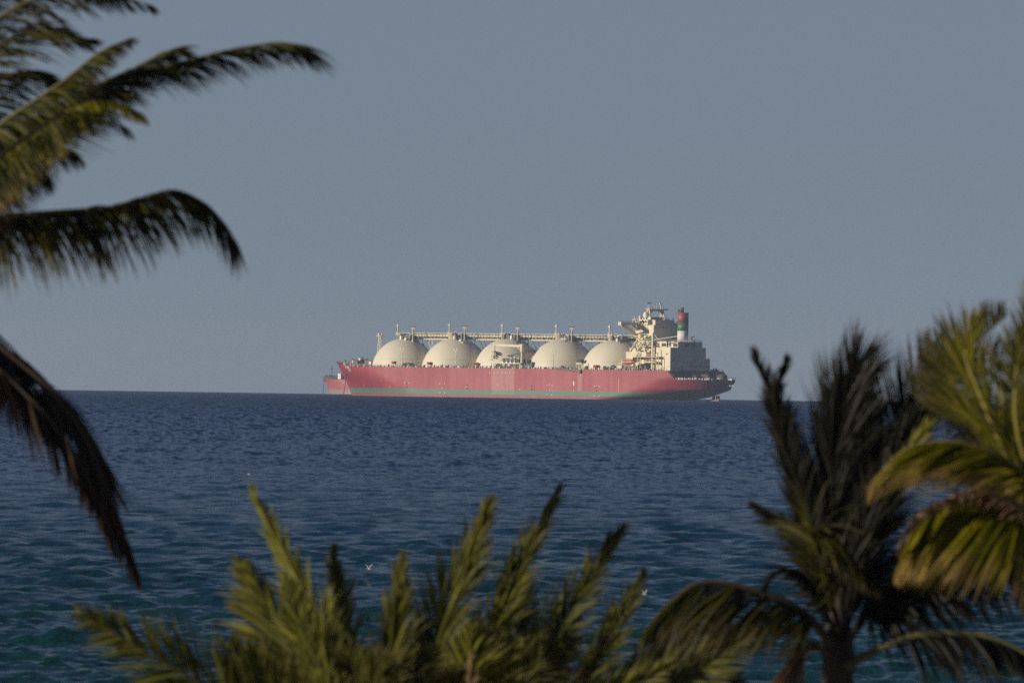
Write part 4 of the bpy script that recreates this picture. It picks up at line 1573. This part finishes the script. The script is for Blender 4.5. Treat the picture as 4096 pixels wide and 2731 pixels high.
frond(tA, bA, [CA, (-100, 430, -.9), (40, 330, -1.3), (140, 265, -1.5), (230, 262, -1.6), (300, 300, -1.6)], 106, 'green', .6, 170, 50, 22, 10, .9, (.3, 0, 0), dry=.9, tone=(-.2, .8), rib='rib_k', t0=.3, dn=.9, w=.02, gapf=.25)
frond(tA, bA, [CA, (-160, 430, -.2), (-20, 345, -.3), (90, 318, -.3), (180, 355, -.3)], 106, 'green', .78, 140, 50, 20, 10, 1.0, (.25, 0, 0), dry=.6, tone=(0, 1.1), dn=.8)
frond(tA, bA, [CA, (-160, 450, -.1), (-20, 375, -.1), (60, 370, -.1), (120, 410, -.1)], 106, 'dark', .8, 120, 50, 20, 10, 1.0, (.2, 0, 0), dry=.4, tone=(0, .9), dn=.8)
frond(tA, bA, [CA, (-150, 522), (0, 498, -.2), (130, 487, -.2), (250, 477, -.3), (330, 455, -.3), (400, 438, -.3), (468, 466, -.3), (508, 505, -.3), (530, 540, -.3)],
      106, 'green', .88, 330, 56, 28, 20, 1.5, (.10, 0, 0), dry=1.0, tone=(-.1, .95), dn=.7, up=.1, prof=((0, .25, .6, .8, 1), (.85, 1, .9, .72, .5)), w=.026, gapf=.07)
frond(tA, bA, [CA, (-150, 530, .3), (60, 505, .4), (230, 482, .4), (360, 450, .4), (440, 455, .4), (490, 490, .4)],
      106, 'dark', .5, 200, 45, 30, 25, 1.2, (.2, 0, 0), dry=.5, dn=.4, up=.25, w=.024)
frond(tA, bA, [CA, (-150, 665), (0, 800, -.3), (120, 902, -.4), (205, 1030, -.4), (250, 1140, -.4), (285, 1240, -.4), (318, 1318, -.4)],
      106, 'dead', 1.0, 240, 32, 8, 40, .8, (0, 0, 0), dry=.5, rib='rib_d', label='dead brown drooping frond', w=.040, dn=.35, ribr=.05)
frond(tA, bA, [CA, (-150, 690, -.2), (-20, 830, -.5), (110, 960, -.6), (190, 1080, -.6), (235, 1180, -.6), (265, 1260, -.6)],
      106, 'dead', .8, 160, 30, 8, 40, .9, (0, 0, 0), dry=.5, rib='rib_d', label='dead brown drooping frond', w=.036, dn=.4)
frond(tA, bA, [CA, (-600, 350), (-850, 330), (-1050, 450)], 106, 'green', .75, 60, 60, 20, 10, 1.8)
frond(tA, bA, [CA, (-400, 200), (-560, -20), (-760, -60)], 106, 'green', .75, 60, 60, 20, 20, 1.3)
frond(tA, bA, [CA, (-540, 620), (-700, 850)], 106, 'green', .7, 50, 60, 20, 10, 1.8)

# bottom centre: two young date palms
tB, bB = palm('date_palm', 840, 1790, 98, 'bushy young date palm at bottom left centre with a bright yellow green upright frond', tr=.2)
DK = dict(a0=38, a1=14, tau=70, droop=.28, up=.2, jit=.11, w=.022, ribr=.02, gapf=.12, wind=(.12, 0, 0))


def dfan(tree, base, c, Y, rr_, xs, ys, k):
    """lower, shorter leaves filling the heart of a date palm"""
    for i in range(k + 4):
        tx, ty = rr_.uniform(*xs), rr_.uniform(*ys)
        dz = rr_.uniform(-1.1, .9)
        mx, my = c[0] + (tx - c[0]) * .42, c[1] + (ty - c[1]) * .6
        frond(tree, base, [c, (mx, my, dz * .5), (tx, ty, dz)], Y, rr_.choice(('date', 'date', 'date', 'date', 'bright')) , rr_.uniform(.55, .75), 110, tone=(0, rr_.uniform(.35, .9)),
              **{**DK, 'a0': rr_.uniform(32, 55), 'a1': 16})


CB = (840, 1790)
frond(tB, bB, [CB, (765, 1520), (690, 1345), (625, 1225), (580, 1126)], 98, 'bright', 0.47, 175, dry=.3, rib='rib_y', label='bright yellow green upright frond', **{**DK, 'a0': 26, 'a1': 8})
frond(tB, bB, [(830, 1790, .3), (720, 1610, .3), (640, 1450, .3), (562, 1292, .3)], 98, 'date', 0.74, 121, one=1, **{**DK, 'a0': 62, 'a1': 30, 'tau': 80, 'w': .04})
frond(tB, bB, [(830, 1790, .2), (720, 1610, .2), (645, 1450, .2), (570, 1300, .2)], 98, 'date', 0.50, 148, **DK)
frond(tB, bB, [(840, 1790, .2), (805, 1600, .2), (785, 1450, .2), (766, 1268, .2)], 98, 'date', 0.52, 148, tone=(.1, 1), **{**DK, 'a0': 28, 'a1': 10})
frond(tB, bB, [(850, 1790, -.1), (882, 1620, -.1), (905, 1450, -.1), (928, 1285, -.1)], 98, 'date', 0.52, 148, tone=(.1, 1), **{**DK, 'a0': 28, 'a1': 10})
frond(tB, bB, [(845, 1800, -.3), (700, 1690, -.5), (520, 1600, -.7), (340, 1500, -.9), (186, 1408, -1)], 98, 'date', 0.69, 175, **{**DK, 'a0': 55, 'a1': 22})
frond(tB, bB, [(845, 1800, -.3), (720, 1700, -.5), (600, 1570, -.6), (530, 1480, -.7)], 98, 'date', 0.65, 121, **{**DK, 'a0': 60, 'a1': 28})
frond(tB, bB, [(840, 1790, -.2), (780, 1620, -.3), (700, 1460, -.3), (655, 1330, -.3)], 98, 'date', 0.56, 148, tone=(.2, 1), **DK)
frond(tB, bB, [(850, 1790, -.5), (780, 1680, -.7), (740, 1560, -.9)], 98, 'bright', 0.50, 108, tone=(0, .6), **DK)
frond(tB, bB, [(830, 1800, -.1), (640, 1760, -.1), (430, 1700, -.1), (300, 1720, -.1)], 98, 'date', 0.56, 94, **DK)
dfan(tB, bB, CB, 98, random.Random(21), (560, 1010), (1480, 1590), 9)

CC = (1080, 1850)
tC, bC = palm('date_palm', 1070, 1850, 108, 'larger young date palm at bottom centre with four tall fronds leaning right', tr=.24)
frond(tC, bC, [(1040, 1850), (985, 1620), (1015, 1440), (1078, 1280), (1126, 1160)], 108, 'date', 0.74, 202, tone=(.1, 1), **{**DK, 'a0': 34, 'a1': 10})
frond(tC, bC, [(1060, 1850), (1085, 1620), (1140, 1440), (1213, 1270), (1280, 1125)], 108, 'date', 0.58, 202, tone=(.1, 1), **{**DK, 'a0': 28, 'a1': 8})
frond(tC, bC, [(1090, 1850), (1190, 1620), (1285, 1445), (1362, 1315), (1428, 1215)], 108, 'date', 0.58, 189, tone=(0, .8), **DK)
frond(tC, bC, [(1120, 1850), (1270, 1670), (1370, 1520), (1430, 1412), (1476, 1318)], 108, 'date', 0.58, 189, tone=(.1, 1), **{**DK, 'a0': 28, 'a1': 10})
frond(tC, bC, [(1070, 1850, .5), (1150, 1650, .5), (1195, 1470, .5), (1205, 1300, .5)], 108, 'date', 0.58, 162, **DK)
frond(tC, bC, [(1100, 1850, -.4), (1260, 1720, -.6), (1400, 1610, -.8), (1540, 1530, -1)], 108, 'date', 0.62, 135, **DK)
frond(tC, bC, [(1120, 1850, -.4), (1330, 1720, -.6), (1530, 1590, -.8), (1740, 1440, -1)], 108, 'date', 0.78, 202, tone=(0, .8), **{**DK, 'a0': 50, 'a1': 24})
frond(tC, bC, [(1120, 1850, .4), (1330, 1690, .5), (1500, 1560, .6), (1640, 1430, .6)], 108, 'date', 0.78, 189, tone=(0, .9), **{**DK, 'a0': 50, 'a1': 24})
frond(tC, bC, [(1120, 1850, -.2), (1360, 1750, -.3), (1540, 1680, -.3), (1690, 1560, -.3)], 108, 'date', 0.78, 175, tone=(0, .7), **{**DK, 'a0': 50, 'a1': 24})
dfan(tC, bC, CC, 108, random.Random(22), (900, 1330), (1430, 1560), 13)
frond(tC, bC, [(1060, 1850, -.6), (1068, 1680, -.8), (1085, 1500, -1)], 108, 'tan', .25, 70, rib='rib_d', label='dry orange brown frond', **{**DK, 'a0': 20})

# right: dark coconut palm
CD = (1925, 1480)
tD, bD = palm('coconut_palm', 1925, 1470, 103, 'shaded dark coconut palm with its trunk in view at bottom right', tr=.17)
DD = dict(tau=70, droop=.16, up=.05, jit=.085, dry=.2, w=.017, gapf=.16, rib='rib_k', ribr=.022, wind=(.18, 0, .05))
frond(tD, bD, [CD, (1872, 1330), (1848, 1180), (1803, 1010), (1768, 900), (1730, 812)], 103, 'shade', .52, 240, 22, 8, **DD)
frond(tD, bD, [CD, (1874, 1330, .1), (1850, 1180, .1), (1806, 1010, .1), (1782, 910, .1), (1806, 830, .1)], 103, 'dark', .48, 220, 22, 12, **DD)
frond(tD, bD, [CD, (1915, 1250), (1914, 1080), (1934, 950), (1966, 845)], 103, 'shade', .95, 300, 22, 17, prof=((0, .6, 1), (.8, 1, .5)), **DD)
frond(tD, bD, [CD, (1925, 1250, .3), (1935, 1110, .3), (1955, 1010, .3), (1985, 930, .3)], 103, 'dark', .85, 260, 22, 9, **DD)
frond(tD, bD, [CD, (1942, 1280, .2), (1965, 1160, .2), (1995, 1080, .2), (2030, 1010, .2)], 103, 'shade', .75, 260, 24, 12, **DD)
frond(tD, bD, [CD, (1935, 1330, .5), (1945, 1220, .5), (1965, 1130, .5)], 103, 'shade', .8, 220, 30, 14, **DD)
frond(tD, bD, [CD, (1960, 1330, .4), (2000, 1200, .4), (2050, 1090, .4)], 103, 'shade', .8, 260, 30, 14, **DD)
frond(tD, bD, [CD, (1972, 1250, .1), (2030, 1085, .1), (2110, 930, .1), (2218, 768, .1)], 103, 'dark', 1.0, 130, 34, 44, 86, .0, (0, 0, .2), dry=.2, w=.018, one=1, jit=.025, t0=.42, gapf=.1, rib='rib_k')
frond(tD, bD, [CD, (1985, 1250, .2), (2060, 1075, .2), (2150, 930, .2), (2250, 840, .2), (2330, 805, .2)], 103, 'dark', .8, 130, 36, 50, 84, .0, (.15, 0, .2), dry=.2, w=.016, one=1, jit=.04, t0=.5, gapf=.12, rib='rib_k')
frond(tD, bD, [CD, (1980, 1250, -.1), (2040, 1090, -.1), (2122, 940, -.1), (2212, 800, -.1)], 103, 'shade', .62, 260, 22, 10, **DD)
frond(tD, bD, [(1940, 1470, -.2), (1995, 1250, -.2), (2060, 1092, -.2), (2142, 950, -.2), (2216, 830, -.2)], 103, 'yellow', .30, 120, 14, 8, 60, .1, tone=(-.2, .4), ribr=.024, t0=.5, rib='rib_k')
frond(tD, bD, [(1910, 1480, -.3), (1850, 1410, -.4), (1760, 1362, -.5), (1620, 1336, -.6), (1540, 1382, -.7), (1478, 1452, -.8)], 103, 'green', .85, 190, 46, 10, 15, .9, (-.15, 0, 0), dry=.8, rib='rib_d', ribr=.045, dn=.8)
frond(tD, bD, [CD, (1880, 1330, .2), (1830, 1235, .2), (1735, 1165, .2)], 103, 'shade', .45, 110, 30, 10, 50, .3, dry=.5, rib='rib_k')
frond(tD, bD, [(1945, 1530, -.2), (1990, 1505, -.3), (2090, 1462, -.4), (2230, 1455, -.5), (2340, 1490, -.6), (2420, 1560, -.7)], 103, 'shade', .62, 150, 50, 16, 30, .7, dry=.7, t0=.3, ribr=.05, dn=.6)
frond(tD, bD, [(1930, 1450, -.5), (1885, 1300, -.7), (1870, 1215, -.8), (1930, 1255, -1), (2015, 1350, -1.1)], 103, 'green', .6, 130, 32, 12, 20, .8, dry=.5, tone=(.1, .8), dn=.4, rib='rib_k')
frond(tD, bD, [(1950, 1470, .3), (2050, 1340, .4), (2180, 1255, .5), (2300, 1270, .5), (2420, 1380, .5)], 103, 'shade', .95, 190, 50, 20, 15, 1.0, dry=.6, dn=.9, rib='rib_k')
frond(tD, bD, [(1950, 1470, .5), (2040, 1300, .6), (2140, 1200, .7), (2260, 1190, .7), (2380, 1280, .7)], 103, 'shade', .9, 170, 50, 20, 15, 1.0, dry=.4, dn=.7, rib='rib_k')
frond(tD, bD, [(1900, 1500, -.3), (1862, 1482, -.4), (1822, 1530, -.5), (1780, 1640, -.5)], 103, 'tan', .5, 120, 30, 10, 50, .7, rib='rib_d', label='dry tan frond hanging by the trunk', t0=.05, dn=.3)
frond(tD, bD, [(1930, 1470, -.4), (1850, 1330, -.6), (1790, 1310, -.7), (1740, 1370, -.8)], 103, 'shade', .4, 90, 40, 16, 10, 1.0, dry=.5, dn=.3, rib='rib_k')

# far right: sunlit yellow green coconut palm
CE = (2420, 1240)
tE, bE = palm('coconut_palm', 2420, 1240, 96, 'sunlit yellow green coconut palm cut by the right edge', tr=.15, lean=.5)
frond(tE, bE, [CE, (2370, 1110, -.3), (2300, 1050, -.4), (2210, 1018, -.5), (2110, 1020, -.6), (2040, 1066, -.7), (2010, 1112, -.7)], 96, 'yellow', .9, 380, 34, 10, 14, .6, (-.3, 0, 0), dry=1.1, rib='rib_y', tone=(0, .8), dn=.5, jit=.05, w=.024, gapf=.05)
frond(tE, bE, [CE, (2350, 1180, -.7), (2245, 1142, -.8), (2155, 1166, -.9), (2098, 1215, -1), (2070, 1280, -1)], 96, 'yellow', 1.0, 480, 44, 10, 10, .8, (-.25, 0, 0), dry=1.2, tone=(0, .9), dn=.9, jit=.05, w=.026, gapf=.05)
frond(tE, bE, [CE, (2350, 1172, -.85), (2245, 1134, -.95), (2153, 1158, -1.05), (2090, 1209, -1.15), (2062, 1275, -1.15)], 96, 'tan', .20, 300, 50, 24, 20, 1.2, (-.3, 0, 0), jit=.35, rib='rib_t', ribr=.03, w=.022, label='dry tan fringe of leaflets')
frond(tE, bE, [CE, (2310, 1040), (2245, 890), (2218, 815), (2235, 740)], 96, 'yellow', .75, 110, 24, 12, 74, .0, (.1, 0, .3), dry=.9, tone=(-.2, .5), rib='rib_y', jit=.05, w=.017)
frond(tE, bE, [CE, (2290, 1020, .2), (2212, 820, .2), (2255, 775, .2), (2312, 726, .2)], 96, 'green', .72, 130, 50, 50, 80, .0, (0, 0, .5), dry=.8, tone=(.3, 1), t0=.45, one=1, jit=.04, w=.02)
frond(tE, bE, [CE, (2365, 950, .3), (2375, 800, .3), (2392, 620, .3)], 96, 'green', .62, 120, 45, 20, 72, .0, dry=.4)
frond(tE, bE, [CE, (2310, 1030, .4), (2240, 925, .5), (2180, 890, .6), (2120, 940, .6)], 96, 'dark', .62, 150, 44, 14, 15, .8, dry=.5, tone=(0, 1), dn=1.0)
frond(tE, bE, [CE, (2340, 1000, -.4), (2335, 850, -.5), (2352, 760, -.5)], 96, 'green', .75, 90, 34, 14, 60, .1, tone=(.2, 1), rib='rib_y', w=.018)
frond(tE, bE, [CE, (2390, 1120, .1), (2350, 1040, .1), (2300, 960, .1)], 96, 'green', .7, 120, 45, 20, 40, .5, tone=(.1, .8), dn=.2)
frond(tE, bE, [CE, (2370, 1150, .2), (2330, 1090, .2), (2260, 1050, .2)], 96, 'green', .7, 120, 45, 20, 30, .7, tone=(.1, .8), dn=.5)
frond(tE, bE, [CE, (2480, 1060), (2560, 1000), (2680, 1080)], 96, 'green', .7, 70, 60, 20, 20, 1.2, tone=(.2, 1))
frond(tE, bE, [CE, (2500, 1250, -.3), (2560, 1350, -.4)], 96, 'green', .6, 60, 60, 20, 10, 1.6)

# ---------------------------------------------------------------- birds
M['gull'] = paint('gull_feathers', (0.42, 0.41, 0.38), 0.7, 0.1, 6)
M['gull_dark'] = paint('dark_feathers', (0.05, 0.05, 0.055), 0.7, 0.2, 6)


def bird(px, py, Y, label, mat, span=1.1, raise_=.6, rz=0.0, group=None):
    """body, head, beak, tail and two bent wings in one mesh, flying along +x"""
    mb = MB()
    s_ = span
    xs = [(-.30, .012, .0), (-.22, .035, .0), (-.10, .075, 0), (.04, .085, 0), (.15, .062, .01), (.20, .045, .025), (.25, .048, .035), (.29, .030, .035), (.31, .014, .03), (.37, .003, .02)]
    mb.tube([(x * s_, 0, z * s_) for x, r_, z in xs], [r_ * s_ * .9 for x, r_, z in xs], 10)
    mb.add([(-.28 * s_, -.02 * s_, 0), (-.28 * s_, .02 * s_, 0), (-.44 * s_, .075 * s_, .005 * s_), (-.44 * s_, -.075 * s_, .005 * s_),
            (-.28 * s_, -.02 * s_, .012 * s_), (-.28 * s_, .02 * s_, .012 * s_), (-.44 * s_, .075 * s_, .012 * s_), (-.44 * s_, -.075 * s_, .012 * s_)],
           [(3, 2, 1, 0), (4, 5, 6, 7), (2, 3, 7, 6), (0, 1, 5, 4), (1, 2, 6, 5), (3, 0, 4, 7)])
    for sd_ in (1, -1):
        st_ = [(.13, -.10, .03, 0), (.15, -.08, .20, .20 * raise_), (.10, -.06, .36, .30 * raise_ + .02), (-.05, -.09, .52, .36 * raise_)]
        b_ = len(mb.v)
        for fx_, bx_, y_, z_ in st_:
            for zz in (.008, -.008):
                mb.v += [(fx_ * s_, sd_ * y_ * s_, (z_ + zz + .03) * s_), (bx_ * s_, sd_ * y_ * s_, (z_ + zz * .3 + .03) * s_)]
        for k in range(3):
            a = b_ + 4 * k
            mb.f += [(a, a + 1, a + 5, a + 4), (a + 2, a + 6, a + 7, a + 3), (a, a + 4, a + 6, a + 2), (a + 1, a + 3, a + 7, a + 5)]
        a = b_ + 12
        mb.f.append((a, a + 1, a + 3, a + 2))
    o = mb.build('seabird', mat, None, True, label=label, category='bird')
    if group: o['group'] = group
    o.location = pix(px, py, Y)
    o.rotation_euler = (0, 0, rz)
    return o


G = 'white gulls over the water'
bird(848, 1306, 372, 'white gull flying low over the water with one wing raised, between two date palm fronds', M['gull'], .33, 1.3, 2.2, G)
bird(1481, 1364, 342, 'white gull skimming the water beside the rightmost date palm frond tip', M['gull'], .30, 1.2, 2.4, G)
bird(1206, 1357, 345, 'white gull half hidden behind the middle date palm fronds', M['gull'], .5, .5, 1.9, G)
bird(926, 1339, 350, 'small white gull seen against a date palm frond at bottom centre', M['gull'], .5, .3, 2.9, G)
bird(575, 1089, 640, 'white gull gliding low over open water left of the tallest bright frond', M['gull'], .55, .2, 2.9, G)
bird(1530, 712, 6300, 'dark seabird between the radar mast and the funnel of the gas carrier', M['gull_dark'], 4.0, .5, .9)
